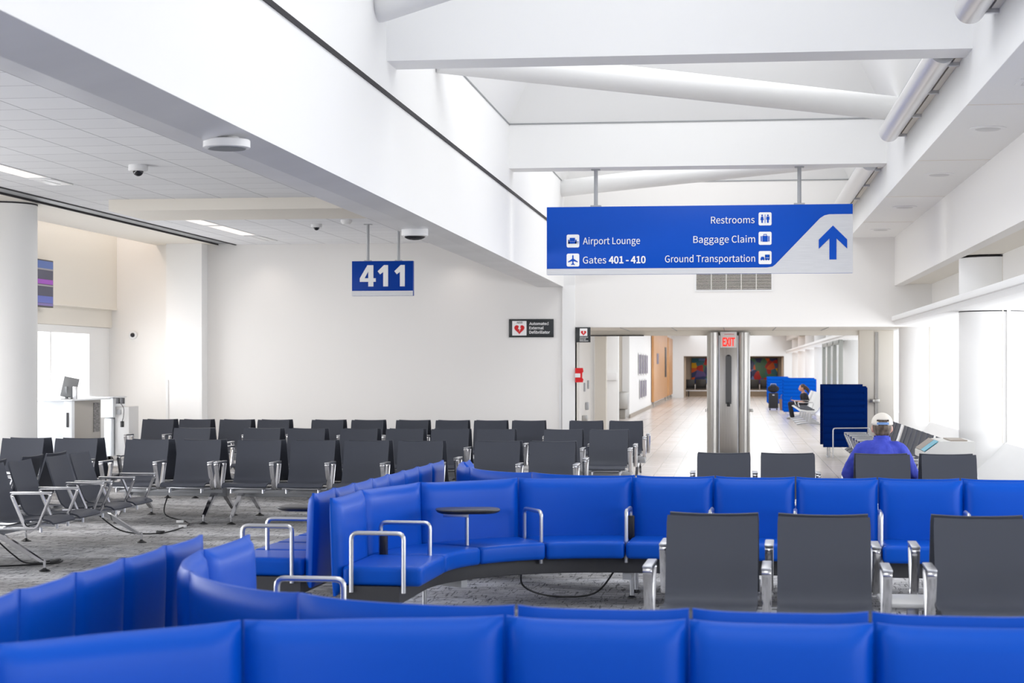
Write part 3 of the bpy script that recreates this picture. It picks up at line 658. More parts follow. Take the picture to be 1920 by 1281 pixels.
def sofa(label, P, loc, rotz, arms, tables, group='blue curved sofas', shade=None):
    t = thing('modular_sofa', label, 'sofa', loc, rotz, group)
    n = len(P.segs)
    for i in range(n):
        obj('backrest', back_bm(P, i), M['blue'], t, angle=60)
        obj('seat_cushion', sweep_bm(P, i, 0.085, 0.575, 0.335, 0.452, 0.03, 0.006), M['blue'], t, angle=60)
    b = None
    for i in range(n):
        b = sweep_bm(P, i, 0.10, 0.44, 0.225, 0.335, 0.006, 0.0, False); obj('base_panel', b, M['base'], t)
    def bnd(k, d, inset=0.0):
        if k < n: p, nn, a = P.at(k, inset / P.length(k), d)
        else: p, nn, a = P.at(n - 1, 1 - inset / P.length(n - 1), d)
        return p, nn
    for k in range(n + 1):
        ins = -0.018 if k in (0, n) else 0.0
        if k in arms:
            pa, nn = bnd(k, 0.15, ins); pb, _ = bnd(k, 0.47, ins)
            pts = rounded([(pa.x, pa.y, 0.30), (pa.x, pa.y, 0.655), (pb.x, pb.y, 0.655), (pb.x, pb.y, 0.30)], 0.038, 4)
            obj('armrest', tube(new(), pts, 0.0140, 10), M['satin'], t)
        # legs: a bracket under the base, a post and a foot
        if k % 2 == 0 or k == n:
            pa, nn = bnd(k, 0.42, 0.1 if k in (0, n) else 0); pb, _ = bnd(k, 0.06, 0.1 if k in (0, n) else 0)
            lg = obj('leg', tube(new(), [(pb.x, pb.y, 0.01), (pb.x, pb.y, 0.19)], 0.016, 12), M['satin'], t)
            br = new(); q = Vector((-nn.y, nn.x)) * 0.03; r2 = [(pa + q), (pb + q * 0.6), (pb - q * 0.6), (pa - q)]
            loft(br, [[(p.x, p.y, 0.175) for p in r2], [(p.x, p.y, 0.225) for p in r2]]); obj('leg_bracket', br, M['beam'], lg)
            obj('foot_pad', lathe(new(), [(0.035, 0), (0.033, 0.01), (0.016, 0.022)], 14, (pb.x, pb.y, 0)), M['black'], lg)
    for k in tables:
        pa, nn = bnd(k, 0.38); pa = pa + Vector((0.045, 0.02)); ang = 0.0
        tp = new(); hx, hy, r = 0.215, 0.15, 0.11; ring = []
        for (cx, cy, q) in ((hx - r, hy - r, 0), (-hx + r, hy - r, 1), (-hx + r, -hy + r, 2), (hx - r, -hy + r, 3)):
            for s in range(7): a = (q + s / 6) * PI / 2; ring.append((cx + r * math.cos(a), cy + r * math.sin(a)))
        loft(tp, [[(x * f, y * f, z) for x, y in ring] for f, z in ((0.86, 0.672), (0.97, 0.682), (1.0, 0.692), (0.99, 0.699), (0.97, 0.70))])
        to = obj('table_top', tp, M['tabletop'], t, (pa.x + 0.01, pa.y - 0.02, 0), (0, 0, ang + tables[k][1]))
        mt = M['satin'] if tables[k][0] else M['black']
        sp = obj('table_post', tube(new(), [(pa.x, pa.y, 0.33), (pa.x, pa.y, 0.665)], 0.014, 12), mt, t)
        if tables[k][0]:
            bb = new(); box(bb, -0.16, 0.012, -0.015, 0.015, 0.640, 0.664, 0.004); obj('table_bracket', bb, mt, sp, (pa.x, pa.y, 0))
    return t
def power_box(parent, P, k, d=0.17):
    p, nn, a = P.at(k, 0.0, d); b = new(); box(b, -0.03, 0.03, -0.022, 0.022, 0.43, 0.60, 0.006); obj('power_outlet', b, M['black'], parent, (p.x, p.y, 0), (0, 0, a))
A30 = PI / 6
def quad_path(sgn, s0, m):
    """sgn -1: the quadrant towards the camera, +1 the quadrant away; travels from the stem end round to the right arm"""
    P = Path(0.09, sgn * (1.72 + s0), -sgn * PI / 2, -1 if sgn < 0 else 1)
    P.straight(s0)
    for _ in range(3): P.arc(1.61, sgn * A30)
    for _ in range(m): P.straight(0.575)
    return P
def left_path(v0, v1, n):
    P = Path(-0.09, v0, PI / 2, 1)
    for _ in range(n): P.straight((v1 - v0) / n)
    return P
NEAR = (-2.42, 5.77, 0); FAR = (-2.42, 12.97, 0); RN, RF = math.radians(-1.0), math.radians(-2.3)
P1 = quad_path(-1, 0.73, 5); o = sofa('blue curved sofa facing the camera across the middle with table and chrome arms', P1, FAR, RF, [0, 1, 3, 4, 5, 6, 7, 8, 9], {2: (True, 0.25)})
power_box(o, P1, 1); power_box(o, P1, 4)
P2 = quad_path(1, 0.30, 5); sofa('blue sofa facing away behind the middle blue sofa, only its top edge showing', P2, FAR, RF, [0, 1, 3, 4, 5, 6, 7, 8], {})
P3 = left_path(-2.07, 1.95, 8); sofa('blue sofa facing left behind the middle sofa, with a black-post table', P3, FAR, RF, [0, 1, 3, 5, 7, 8], {2: (False, 0.0)})
P4 = quad_path(-1, 0.73, 5); sofa('blue sofa across the bottom of the photo, nearest the camera', P4, NEAR, RN, [1, 3, 4, 5, 6, 7], {})
P5 = quad_path(1, 0.70, 5); sofa('blue curved sofa facing away just behind the nearest sofa', P5, NEAR, RN, [0, 1, 2, 3, 4, 5, 6, 7, 8], {})
P6 = left_path(-2.3, 2.38, 9); sofa('blue sofa facing left at the bottom left corner', P6, NEAR, RN, [0, 9], {})

# ------------------------------------------------------------------ power cords on the carpet
def cord(label, pts, plugs, r=0.007):
    P = []
    pts = [Vector(p) for p in pts]
    for i in range(len(pts) - 1):
        p0, p1, p2, p3 = pts[max(i - 1, 0)], pts[i], pts[i + 1], pts[min(i + 2, len(pts) - 1)]
        for s in range(8):
            t = s / 8; P.append(0.5 * ((2 * p1) + (p2 - p0) * t + (2 * p0 - 5 * p1 + 4 * p2 - p3) * t * t + (3 * p1 - p0 - 3 * p2 + p3) * t ** 3))
    P.append(pts[-1])
    o = tag(obj('power_cord', tube(new(), P, r, 8), M['black']), label, 'cord', 'black power cords under the seats')
    for (x, y, z, w) in plugs:
        obj('plug', box(new(), -0.04, 0.04, -0.018, 0.018, -0.014, 0.014, 0.005), M['lightgrey'] if w else M['black'], o, (x, y, z + 0.02))
    return o
cord('black cord with adapters trailing from the sideways seats to the front row', [(-5.9, 16.0, 0.30), (-5.75, 16.3, 0.10), (-5.62, 17.0, 0.012), (-5.6, 17.8, 0.012), (-5.75, 18.3, 0.012), (-5.95, 18.2, 0.10), (-6.0, 18.45, 0.28)], [(-5.62, 17.05, 0.0, 0), (-5.6, 17.7, 0.0, 1), (-5.80, 18.25, 0, 1)])
cord('black looped cord on the carpet beneath the sideways seats at the left edge', [(-6.0, 13.9, 0.28), (-5.9, 14.1, 0.1), (-5.85, 14.3, 0.012), (-5.7, 14.6, 0.012), (-5.62, 14.35, 0.012), (-5.82, 14.15, 0.012), (-6.1, 14.0, 0.012), (-6.5, 13.9, 0.012)], [(-5.66, 14.4, 0, 0), (-6.15, 14.02, 0, 1)])
cord('black cord hanging under the middle blue sofa', [(-1.5, 12.75, 0.26), (-1.5, 12.62, 0.10), (-1.3, 12.7, 0.012), (-1.0, 12.75, 0.03), (-0.85, 12.75, 0.2)], [])

# ------------------------------------------------------------------ overhead signs
def rrect(x0, x1, z0, z1, r, n=5):
    out = []
    for cx, cz, q in ((x1 - r, z1 - r, 0), (x0 + r, z1 - r, 1), (x0 + r, z0 + r, 2), (x1 - r, z0 + r, 3)):
        for k in range(n): a = (q + k / (n - 1)) * PI / 2; out.append((cx + r * math.cos(a), cz + r * math.sin(a)))
    return out
SY = 23.62; SX0, SX1 = -2.482, 1.522; SW = SX1 - SX0; ST, SB = 3.772, 2.873   # direction sign
t = thing('direction_sign', 'long blue overhead sign pointing to restrooms, baggage claim and gates', 'sign', (SX0, SY, SB))
H = ST - SB; fx = SW / 572.0; fz = H / 128.0
U = lambda px: (px - 1026) * fx
V = lambda py: (518.0 - py) * fz                                  # measured on the sign itself, left-hand row height
obj('sign_panel', box(new(), 0, SW, 0.0, 0.09, 0, H, 0.004), M['signblue'], t)
b = new(); prism(b, [(0, 0), (SW, 0), (SW, V(409))] + [(U(1555), V(409)), (U(1546), V(411)), (U(1538), V(416)), (U(1455), V(502)), (U(1450), V(505.5)), (U(1440), V(507)), (0, V(507))], -0.012, 0.0)
obj('silver_trim', b, M['signsilver'], t)
b = new(); prism(b, [(U(1561.5), V(430)), (U(1587.5), V(456)), (U(1587.5), V(473)), (U(1568), V(454)), (U(1568), V(493)), (U(1555), V(493)), (U(1555), V(454)), (U(1535.5), V(473)), (U(1535.5), V(456))], -0.018, -0.012)
obj('arrow', b, M['signblue'], t)
for s, x0, x1, base, bold in (('Airport Lounge', 1095, 1203, 461, 0), ('Gates', 1095, 1139, 497, 0), ('401 - 410', 1144, 1213.5, 497, 0.010), ('Restrooms', 1336, 1417, 424, 0), ('Baggage Claim', 1303, 1418, 460, 0), ('Ground Transportation', 1250, 1418, 496, 0)):
    letters('lettering', s, M['signwhite'], t, (U(x0), -0.006, V(base)), (x1 - x0) * fx, 12.6 * fz, bold)
def icon(px, py, shapes):
    b = new(); prism(b, rrect(U(px) - 12 * fx, U(px) + 12 * fx, V(py) - 12.2 * fz, V(py) + 12.2 * fz, 3 * fx), -0.006, 0.0)
    o = obj('icon', b, M['signwhite'], t); g = new()
    for s in shapes:
        if s[0] == 'r': prism(g, [(U(px + s[1]), V(py + s[3])), (U(px + s[2]), V(py + s[3])), (U(px + s[2]), V(py + s[4])), (U(px + s[1]), V(py + s[4]))], -0.010, -0.006)
        elif s[0] == 'p': prism(g, [(U(px + x), V(py + y)) for x, y in s[1]], -0.010, -0.006)
        elif s[0] == 'c': prism(g, [(U(px + s[1] + s[3] * math.cos(a * PI / 6)), V(py + s[2] + s[3] * math.sin(a * PI / 6))) for a in range(12)], -0.010, -0.006)
    obj('pictogram', g, M['signblue'], o)
icon(1076, 454.5, [('r', -6, 4, -6, 0.5), ('r', -9, -6.5, -2.5, 5), ('r', 4.5, 7, -2.5, 5), ('r', -9, 7, 1, 5), ('r', 7.5, 11, 1, 2), ('r', 9, 9.8, 2, 6)])
icon(1076, 490.5, [('p', [(-1.3, -8), (0, -10), (1.3, -8), (1.3, -2.5), (9, 2.5), (9, 4.5), (1.3, 1.8), (1, 6), (3.4, 8), (3.4, 9.4), (0, 8.5), (-3.4, 9.4), (-3.4, 8), (-1, 6), (-1.3, 1.8), (-9, 4.5), (-9, 2.5), (-1.3, -2.5)])])
icon(1436.5, 416.3, [('c', -5.5, -6.5, 1.6), ('p', [(-7.2, -4.3), (-3.8, -4.3), (-2.3, 2.2), (-4.2, 2.2), (-4.2, 7.5), (-6.8, 7.5), (-6.8, 2.2), (-8.7, 2.2)]), ('r', -0.5, 0.5, -8, 8), ('c', 5.2, -6.5, 1.6), ('p', [(2.5, -4.3), (7.9, -4.3), (8.4, 1.5), (7, 1.5), (6.8, 7.5), (3.6, 7.5), (3.4, 1.5), (2, 1.5)])])
icon(1436.5, 452.5, [('r', -5, 5, -4.5, 6.5), ('r', -8, -6, -4, 6), ('r', 6, 8, -4, 6), ('r', -3, -2, -7.5, -4.5), ('r', 2, 3, -7.5, -4.5), ('r', -3, 3, -7.8, -6.6)])
icon(1436.5, 488.5, [('p', [(-8.5, 2), (-7, -1.5), (-2.5, -1.5), (-1, 2), (-1, 4), (-8.5, 4)]), ('c', -7, 4.2, 1.1), ('c', -2.5, 4.2, 1.1), ('r', 0, 8.5, -5.5, 0), ('r', 0, 8.5, 1, 4), ('r', 0, 1, -5.5, 4), ('r', 7.5, 8.5, -5.5, 4), ('c', 2, 4.2, 1.1), ('c', 6.5, 4.2, 1.1)])
for px in (1119, 1500):
    x = U(px); o = obj('hanger_rod', tube(new(), [(x, 0.045, H), (x, 0.045, 4.27 - SB)], 0.026, 12), M['beam'], t)
    b = new(); box(b, x - 0.06, x + 0.06, 0.0, 0.09, 4.255 - SB, 4.27 - SB); obj('rod_flange', b, M['beam'], o)
    b = new(); box(b, x - 0.07, x + 0.07, 0.0, 0.09, H, H + 0.02); obj('rod_flange', b, M['beam'], o)
# gate sign
GY = 26.75; t = thing('gate_sign', 'small blue gate sign reading 411 hanging from the ceiling', 'sign', (-5.80, GY, 2.732))
obj('sign_panel', box(new(), 0, 0.945, 0, 0.10, 0.0, 0.53, 0.004), M['signdark'], t)
obj('silver_trim', box(new(), 0, 0.945, -0.012, 0.0, 0, 0.075), M['signsilver'], t)
DP = lambda b, pts: prism(b, [(0.125 + (x - 248) * 0.00187, 0.142 + (605 - y) * 0.00188) for x, y in pts], -0.010, 0.0)
b = new(); DP(b, [(318, 432), (360, 432), (360, 605), (318, 605)]); DP(b, [(248, 538), (318, 538), (318, 567), (248, 567)]); DP(b, [(360, 538), (380, 538), (380, 567), (360, 567)]); DP(b, [(248, 538), (311, 432), (318, 432), (318, 482), (287, 538)])
obj('digit', b, M['signwhite'], t)
for dx in (0, 138): b = new(); DP(b, [(x + dx, y) for x, y in ((448, 432), (482, 432), (482, 605), (442, 605), (442, 488), (416, 507), (396, 482))]); obj('digit', b, M['signwhite'], t)
for x in (0.24, 0.715):
    r_ = obj('hanger_rod', tube(new(), [(x, 0.05, 0.53), (x, 0.05, CZ - 2.732)], 0.022, 12), M['beam'], t)
    b = new(); box(b, x - 0.06, x + 0.06, 0.01, 0.09, CZ - 2.732 - 0.012, CZ - 2.732 - 0.001); obj('rod_flange', b, M['beam'], r_)
    b = new(); box(b, x - 0.05, x + 0.05, 0.01, 0.09, 0.53, 0.545); obj('rod_flange', b, M['beam'], r_)
# defibrillator signs
def heart(b, cx, cz, s, y0, y1):
    pts = []
    for k in range(32):
        a = 2 * PI * k / 32; pts.append((cx + s * math.sin(a) ** 3, cz + s * (13 * math.cos(a) - 5 * math.cos(2 * a) - 2 * math.cos(3 * a) - math.cos(4 * a)) / 16))
    prism(b, pts, y0, y1)
def bolt(b, cx, cz, s, y0, y1):
    prism(b, [(cx + x * s, cz + z * s) for x, z in ((-0.1, 1), (0.5, 1), (0.2, 0.35), (0.6, 0.35), (-0.05, -1), (0.05, -0.1), (-0.45, -0.1))], y0, y1)
t = thing('defibrillator_sign', 'wide black defibrillator sign with a red heart on the end wall', 'sign', (-3.92, WY - 0.025, 2.165), 0, 'defibrillator signs')
obj('sign_plate', box(new(), 0, 0.785, 0, 0.02, 0, 0.318, 0.003), M['signblack'], t)
b = new(); prism(b, [(0.06, 0.032), (0.31, 0.032), (0.31, 0.285), (0.06, 0.285)], -0.004, 0); o = obj('white_square', b, M['signwhite'], t)
b = new(); heart(b, 0.185, 0.145, 0.09, -0.008, -0.004); obj('heart', b, M['red'], o)
b = new(); bolt(b, 0.185, 0.148, 0.05, -0.012, -0.008); obj('lightning_bolt', b, M['signwhite'], o)
letters('lettering', 'AED', M['signblack'], o, (0.14, -0.006, 0.243), 0.10, 0.03)
for k, (s, wd) in enumerate((('Automated', 0.335), ('External', 0.25), ('Defibrillator', 0.36))):
    letters('lettering', s, M['signwhite'], t, (0.36, -0.005, 0.215 - 0.075 * k), wd, 0.047, 0.006)
t = thing('defibrillator_sign', 'small black defibrillator sign at the top left of the doorway', 'sign', (-2.745, WY - 0.10, 2.075), 0, 'defibrillator signs')
obj('sign_plate', box(new(), 0, 0.26, 0, 0.03, 0, 0.262, 0.003), M['signblack'], t)
b = new(); prism(b, [(0.075, 0.11), (0.205, 0.11), (0.205, 0.24), (0.075, 0.24)], -0.004, 0); o = obj('white_square', b, M['signwhite'], t)
b = new(); heart(b, 0.14, 0.165, 0.047, -0.008, -0.004); obj('heart', b, M['red'], o)
b = new(); bolt(b, 0.14, 0.166, 0.026, -0.012, -0.008); obj('lightning_bolt', b, M['signwhite'], o)
for k, (s, wd) in enumerate((('Automated', 0.14), ('External', 0.105), ('Defibrillator', 0.15))):
    letters('lettering', s, M['signwhite'], t, (0.075, -0.005, 0.078 - 0.03 * k), wd, 0.02, 0.004)
# red alarm strobe on the jamb
t = thing('alarm_box', 'red alarm pull box on the left doorway jamb', 'alarm', (-2.75, WY - 0.06, 1.38))
b = new(); prism(b, [(0, 0), (0.13, 0), (0.14, 0.05), (0.12, 0.08), (0.12, 0.16), (0.14, 0.19), (0.13, 0.25), (0, 0.25)], -0.05, 0.03); obj('box_body', b, M['red'], t)
b = new(); box(b, -0.005, 0.09, -0.06, -0.05, 0.085, 0.155, 0.004); obj('strobe', b, M['whiteplastic'], t)
# air grille
t = thing('air_grille', 'slotted air grille on the wall above the doorway', 'vent', (-0.66, WY - 0.02, 2.98))
obj('grille_frame', box(new(), -0.03, 1.31, 0.006, 0.02, -0.03, 0.30), M['white'], t)
obj('grille_back', box(new(), 0, 1.28, 0.0, 0.006, 0, 0.27), M['dark'], t)
for k in range(10): obj('slat', box(new(), 0, 1.28, -0.008, 0.0, 0.012 + k * 0.026, 0.021 + k * 0.026), M['cream'], t)
for k in range(1, 5): obj('mullion', box(new(), k * 0.256 - 0.006, k * 0.256 + 0.006, -0.012, -0.008, 0, 0.27), M['wall'], t)

# ------------------------------------------------------------------ ceiling fittings
def dome(label, loc, r, tilt=0.0, big=False):
    t = thing('dome_camera', label, 'camera', loc, 0, 'dome cameras')
    obj('housing', lathe(new(), [(r * 0.96, 0), (r, -0.01), (r, -r * 0.55), (r * 0.9, -r * 0.62)], 28), M['whiteplastic'], t)
    b = new(); lathe(b, [(r * (0.82 if big else 0.55) * math.cos(a), -r * 0.6 - r * (0.30 if big else 0.55) * math.sin(a)) for a in [k * PI / 14 for k in range(8)]], 24); obj('lens_dome', b, M['lens'], t)
    return t
dome('small dome camera on the tiled ceiling at the left', (-6.40, 18.66, CZ), 0.105)
dome('small dome camera on the tiled ceiling left of the gate sign', (-6.34, 26.7, CZ), 0.085)
dome('large dome camera under the grey soffit above the gate sign', (-3.22, 17.85, SZ + 0.015), 0.135, 0, True)
t = dome('dome camera on the left wall under the beige bulkhead', (-10.72, WY - 0.002, 2.22), 0.075); t.rotation_euler = (-PI / 2, 0, 0.0); t['label'] = 'dome camera on the end wall right of the beige bulkhead'
t = thing('ceiling_speaker', 'flat white disc fitted under the grey soffit at the left', 'speaker', (-3.12, 10.75, SZ + 0.032))
obj('mount', lathe(new(), [(0.075, 0), (0.075, -0.018)], 24), M['whiteplastic'], t)
obj('disc', lathe(new(), [(0.14, -0.018), (0.145, -0.024), (0.145, -0.066), (0.12, -0.07)], 40), M['whiteplastic'], t)
obj('disc_face', lathe(new(), [(0.12, -0.07), (0.115, -0.076)], 40), M['midgrey'], t)
t = thing('smoke_detector', 'white smoke detector on the tiled ceiling beside the sign rod', 'detector', (-5.72, 26.0, CZ))
obj('detector_body', lathe(new(), [(0.085, 0), (0.085, -0.03), (0.06, -0.06), (0.055, -0.065)], 24), M['whiteplastic'], t)
for i, (y, x) in enumerate(((16.93, 2.32), (20.9, 2.32), (25.1, 2.32), (29.2, 2.32))):
    t = thing('downlight', ('nearest', 'second', 'third', 'farthest')[i] + ' round downlight in the right soffit', 'light', (x, y, 3.86), 0, 'round downlights in the right soffit')
    obj('trim_ring', lathe(new(), [(0.165, 0), (0.165, -0.012), (0.14, -0.014)], 36), M['whiteplastic'], t); obj('lamp_face', lathe(new(), [(0.138, -0.004), (0.10, -0.022)], 36), M['lightgrey'], t)
t = thing('ceiling_vent', 'square vent in the right soffit at the upper right corner', 'vent', (2.32, 14.2, 3.86))
obj('vent_frame', box(new(), -0.15, 0.15, -0.15, 0.15, -0.015, 0, 0.004), M['whiteplastic'], t); obj('vent_face', box(new(), -0.11, 0.11, -0.11, 0.11, -0.02, -0.015), M['lightgrey'], t)
for i, (y0, y1) in enumerate(((17.4, 19.7), (25.0, 26.6), (26.8, 28.7))):
    t = thing('ceiling_light', ('flat light panel in the ceiling at the left edge', 'nearer flat light panel beyond the bulkhead', 'farther flat light panel beyond the bulkhead')[i], 'light', (-8.10, y0, CZ), 0, 'flat light panels in the tiled ceiling')
    obj('light_frame', box(new(), 0, 0.27, 0, y1 - y0, -0.006, 0), M['white'], t); obj('diffuser', box(new(), 0.02, 0.25, 0.03, y1 - y0 - 0.03, -0.009, -0.006), M['lampwarm'], t)
for i, (y0, y1) in enumerate(((19.8, 20.5), (28.9, 30.1))):
    t = thing('air_diffuser', ('white air diffuser beside the left ceiling light', 'white air diffuser at the end of the far ceiling lights')[i], 'vent', (-8.10, y0, CZ), 0, 'air diffusers in the tiled ceiling')
    obj('diffuser_plate', box(new(), 0, 0.27, 0, y1 - y0, -0.012, 0, 0.003), M['whiteplastic'], t); obj('centre_slot', box(new(), 0.11, 0.15, 0.1, y1 - y0 - 0.1, -0.016, -0.012), M['lightgrey'], t)

# ------------------------------------------------------------------ gate counter at the left
t = thing('gate_counter', 'white and greige gate counter behind the round column', 'counter', (-10.69, 27.0, 0))
obj('front_panel', box(new(), -1.2, 0.23, 0, 0.05, 0.02, 1.11, 0.006), M['panelwhite'], t)
obj('corner_post', box(new(), 0.23, 0.36, -0.02, 0.10, 0.0, 1.11, 0.006), M['panelwhite'], t)
sp = obj('side_panel', box(new(), -0.05, 0.0, 0.0, 1.6, 0.02, 1.11, 0.006), M['greige'], t, (0.35, 0.08, 0), (0, 0, 0.085))
obj('counter_top', box(new(), -1.2, 0.37, -0.04, 1.7, 1.11, 1.135, 0.006), M['panelwhite'], t)
b = new(); box(b, 0.27, 0.31, -0.03, -0.02, 0.70, 0.93, 0.004); obj('pull_slot', b, M['base'], t)
obj('notice_panel', box(new(), 0.0, 0.008, 1.14, 1.5, 0.58, 1.06), M['notice'], sp)
t = thing('computer_monitor', 'grey monitor seen from behind on the gate counter', 'monitor', (-10.53, 27.3, 1.137))
b = new(); box(b, -0.12, 0.12, -0.02, 0.02, 0.03, 0.36, 0.006); obj('monitor_case', b, M['midgrey'], t, rot=(-0.28, 0.2, 0.3))
b = new(); box(b, -0.08, 0.06, -0.08, 0.12, 0, 0.012); box(b, -0.04, 0.0, 0.0, 0.05, 0.0, 0.2, 0.005); obj('stand', b, M['midgrey'], t)
b = new(); box(b, 0.09, 0.15, 0.0, 0.06, 0.0, 0.20, 0.005); obj('card_reader', b, M['satin'], t)
t = thing('boarding_podium', 'pale grey podium cabinet with cables right of the gate counter', 'cabinet', (-10.55, 29.4, 0))
obj('cabinet_body', box(new(), 0.02, 0.27, 0.1, 0.6, 0.12, 0.97, 0.01), M['lightgrey'], t)
obj('front_leg', box(new(), -0.14, 0.0, 0, 0.4, 0.12, 0.775, 0.03), M['panelwhite'], t)
obj('upper_box', box(new(), -0.50, 0.03, -0.02, 0.6, 0.785, 1.12, 0.008), M['panelwhite'], t)
obj('top_plate', box(new(), -0.54, 0.05, -0.05, 0.62, 1.12, 1.14, 0.004), M['satin'], t)
for x0 in (0.07, 0.15): obj('port_block', box(new(), x0, x0 + 0.06, 0.0, 0.06, 1.02, 1.12, 0.004), M['base'], t)
obj('socket', box(new(), 0.05, 0.13, 0.085, 0.1, 0.84, 0.92, 0.003), M['beam'], t)
obj('socket', box(new(), 0.12, 0.18, 0.088, 0.1, 0.62, 0.72, 0.003), M['black'], t)
obj('cable', tube(new(), rounded([(0.13, 0.05, 1.04), (0.20, 0.05, 0.95), (0.19, 0.06, 0.80), (0.15, 0.08, 0.70)], 0.06, 5), 0.006, 6), M['black'], t)
for (x, y) in ((-0.07, 0.1), (0.2, 0.3)): b = new(); tube(b, [(x, y - 0.02, 0.06), (x, y + 0.02, 0.06)], 0.06, 14); box(b, x - 0.02, x + 0.02, y - 0.02, y + 0.02, 0.05, 0.13); obj('caster', b, M['black'], t)
# flight screen on the bulkhead
t = thing('flight_screen', 'dark flight display with blue and purple bands on the left bulkhead', 'screen', (-10.955, 26.2, 2.60))
obj('bezel', box(new(), -0.05, 0.03, 0, 1.52, 0, 0.76, 0.005), M['black'], t)
for k, (z0, z1, c) in enumerate(((0.62, 0.74, (0.06, 0.10, 0.26)), (0.595, 0.62, (0.22, 0.21, 0.23)), (0.45, 0.59, (0.05, 0.05, 0.08)), (0.37, 0.445, (0.22, 0.05, 0.32)), (0.335, 0.36, (0.22, 0.21, 0.23)), (0.185, 0.33, (0.05, 0.05, 0.08)), (0.07, 0.18, (0.08, 0.10, 0.32)), (0.025, 0.065, (0.14, 0.11, 0.28)))):
    obj('display_band', box(new(), 0.03, 0.034, 0.02, 1.50, z0, z1), emis('display_colour', c, 0.5), t)

# ------------------------------------------------------------------ right-hand side: bin, slatted bench, blue screens
t = thing('waste_bin', 'white waste bin with brown and blue labels by the right window', 'bin', (2.05, 17.6, 0))
obj('bin_body', box(new(), -0.21, 0.22, 0, 0.85, 0.02, 0.74, 0.012), M['bingrey'], t)
b = new(); prism(b, [(-0.24, 0.76), (0.235, 0.76), (0.235, 0.93), (-0.06, 0.93), (-0.10, 0.925), (-0.24, 0.82)], -0.02, 0.87); obj('hood', b, M['bingrey'], t)
for nm, ya, yb, mm in (('brown_label', 0.36, 0.84, 'tanlabel'), ('blue_label', 0.0, 0.34, 'bluelabel')):
    b = new(); prism(b, [(-0.235, 0.832), (-0.105, 0.930), (-0.108, 0.934), (-0.238, 0.836)], ya, yb); obj(nm, b, M[mm], t)
b = new(); box(b, 0.02, 0.18, 0.08, 0.70, 0.93, 0.94); obj('top_opening', b, M['tanlabel'], t)
for ya in (0.2, 0.55): obj('side_stripe', box(new(), -0.216, -0.21, ya, ya + 0.14, 0.1, 0.72), M['bluelabel'], t)
obj('foot_base', box(new(), -0.18, 0.19, 0.04, 0.8, 0.004, 0.02), M['base'], t)
for k, (n, y0, where) in enumerate(((3, 19.2, 'nearest the waste bin'), (6, 21.2, 'in the middle of the window row'), (4, 25.3, 'at the doorway end of the window row'))):
    bt = bench('charcoal seats facing left along the right windows, ' + where, [(q - (n - 1) / 2) * 0.6 for q in range(n)], (2.37, y0 + (n - 1) * 0.3, 0), -PI / 2, group='charcoal seats along the right windows', sides=(0,))
    for sx in (-1, 1):
        obj('end_frame', strip(new(), [(sx * n * 0.3, y_ * 0.98, z_) for y_, z_ in PROF[:9]], 0.03, 0.02), M['whiteplastic'], bt)
def blue_screen(label, x0, x1, y, z0, z1, mat, n=9):
    t = thing('privacy_screen', label, 'screen', (x0, y, 0), 0, 'blue quilted privacy screens')
    w_ = x1 - x0
    def panel(yy, xa, xb, dz):
        rings = []; N = n * 6; cols = []
        for s in range(N + 1):
            z = z0 + dz + (z1 - z0) * s / N; f = abs(math.sin(PI * s / 6)); cols.append((z, 0.025 + 0.018 * f ** 0.5))
        b = new(); loft(b, [[(xa, yy - th * 0.75, z), (xa + 0.02, yy - th, z), (xb - 0.02, yy - th, z), (xb, yy - th * 0.75, z), (xb, yy + th * 0.75, z), (xb - 0.02, yy + th, z), (xa + 0.02, yy + th, z), (xa, yy + th * 0.75, z)] for z, th in cols]); return b
    obj('front_panel', panel(0, 0.03, w_, 0), mat, t); obj('rear_panel', panel(0.5, 0.0, w_ - 0.03, 0.03), mat, t)
    b = new(); box(b, w_ - 0.05, w_ + 0.02, -0.04, 0.55, z0 + 0.02, z1 - 0.02, 0.015); obj('side_panel', b, mat, t)
    b = new(); 
    for x in (0.12, w_ - 0.12): tube(b, [(x, 0.25, 0.004), (x, 0.25, z0 + 0.1)], 0.015, 8); box(b, x - 0.02, x + 0.02, 0.0, 0.5, 0.004, 0.02); 
    obj('stand', b, M['satin'], t)
    return t
blue_screen('dark navy quilted screen in the doorway behind the slatted bench', 1.56, 2.36, 32.9, 0.19, 1.30, M['navy'])
blue_screen('bright blue quilted screen behind the seated woman', 1.62, 2.75, 62.0, 0.10, 1.24, M['midblue'], 9)
blue_screen('farthest bright blue quilted screen behind the black suitcase', 1.30, 2.2, 74.0, 0.15, 1.22, M['midblue'], 9)
t = thing('rail', 'bent chrome rail standing in front of the navy screen', 'rail', (1.75, 32.6, 0))
obj('rail_tube', tube(new(), rounded([(0, 0, 0.01), (0, 0, 0.545), (0.66, 0.2, 0.545), (0.66, 0.2, 0.3)], 0.05, 5), 0.012, 10), M['satin'], t)
obj('rail_tube', tube(new(), [(-0.035, 0.5, 0.01), (-0.035, 0.5, 0.5)], 0.012, 10), M['satin'], t)
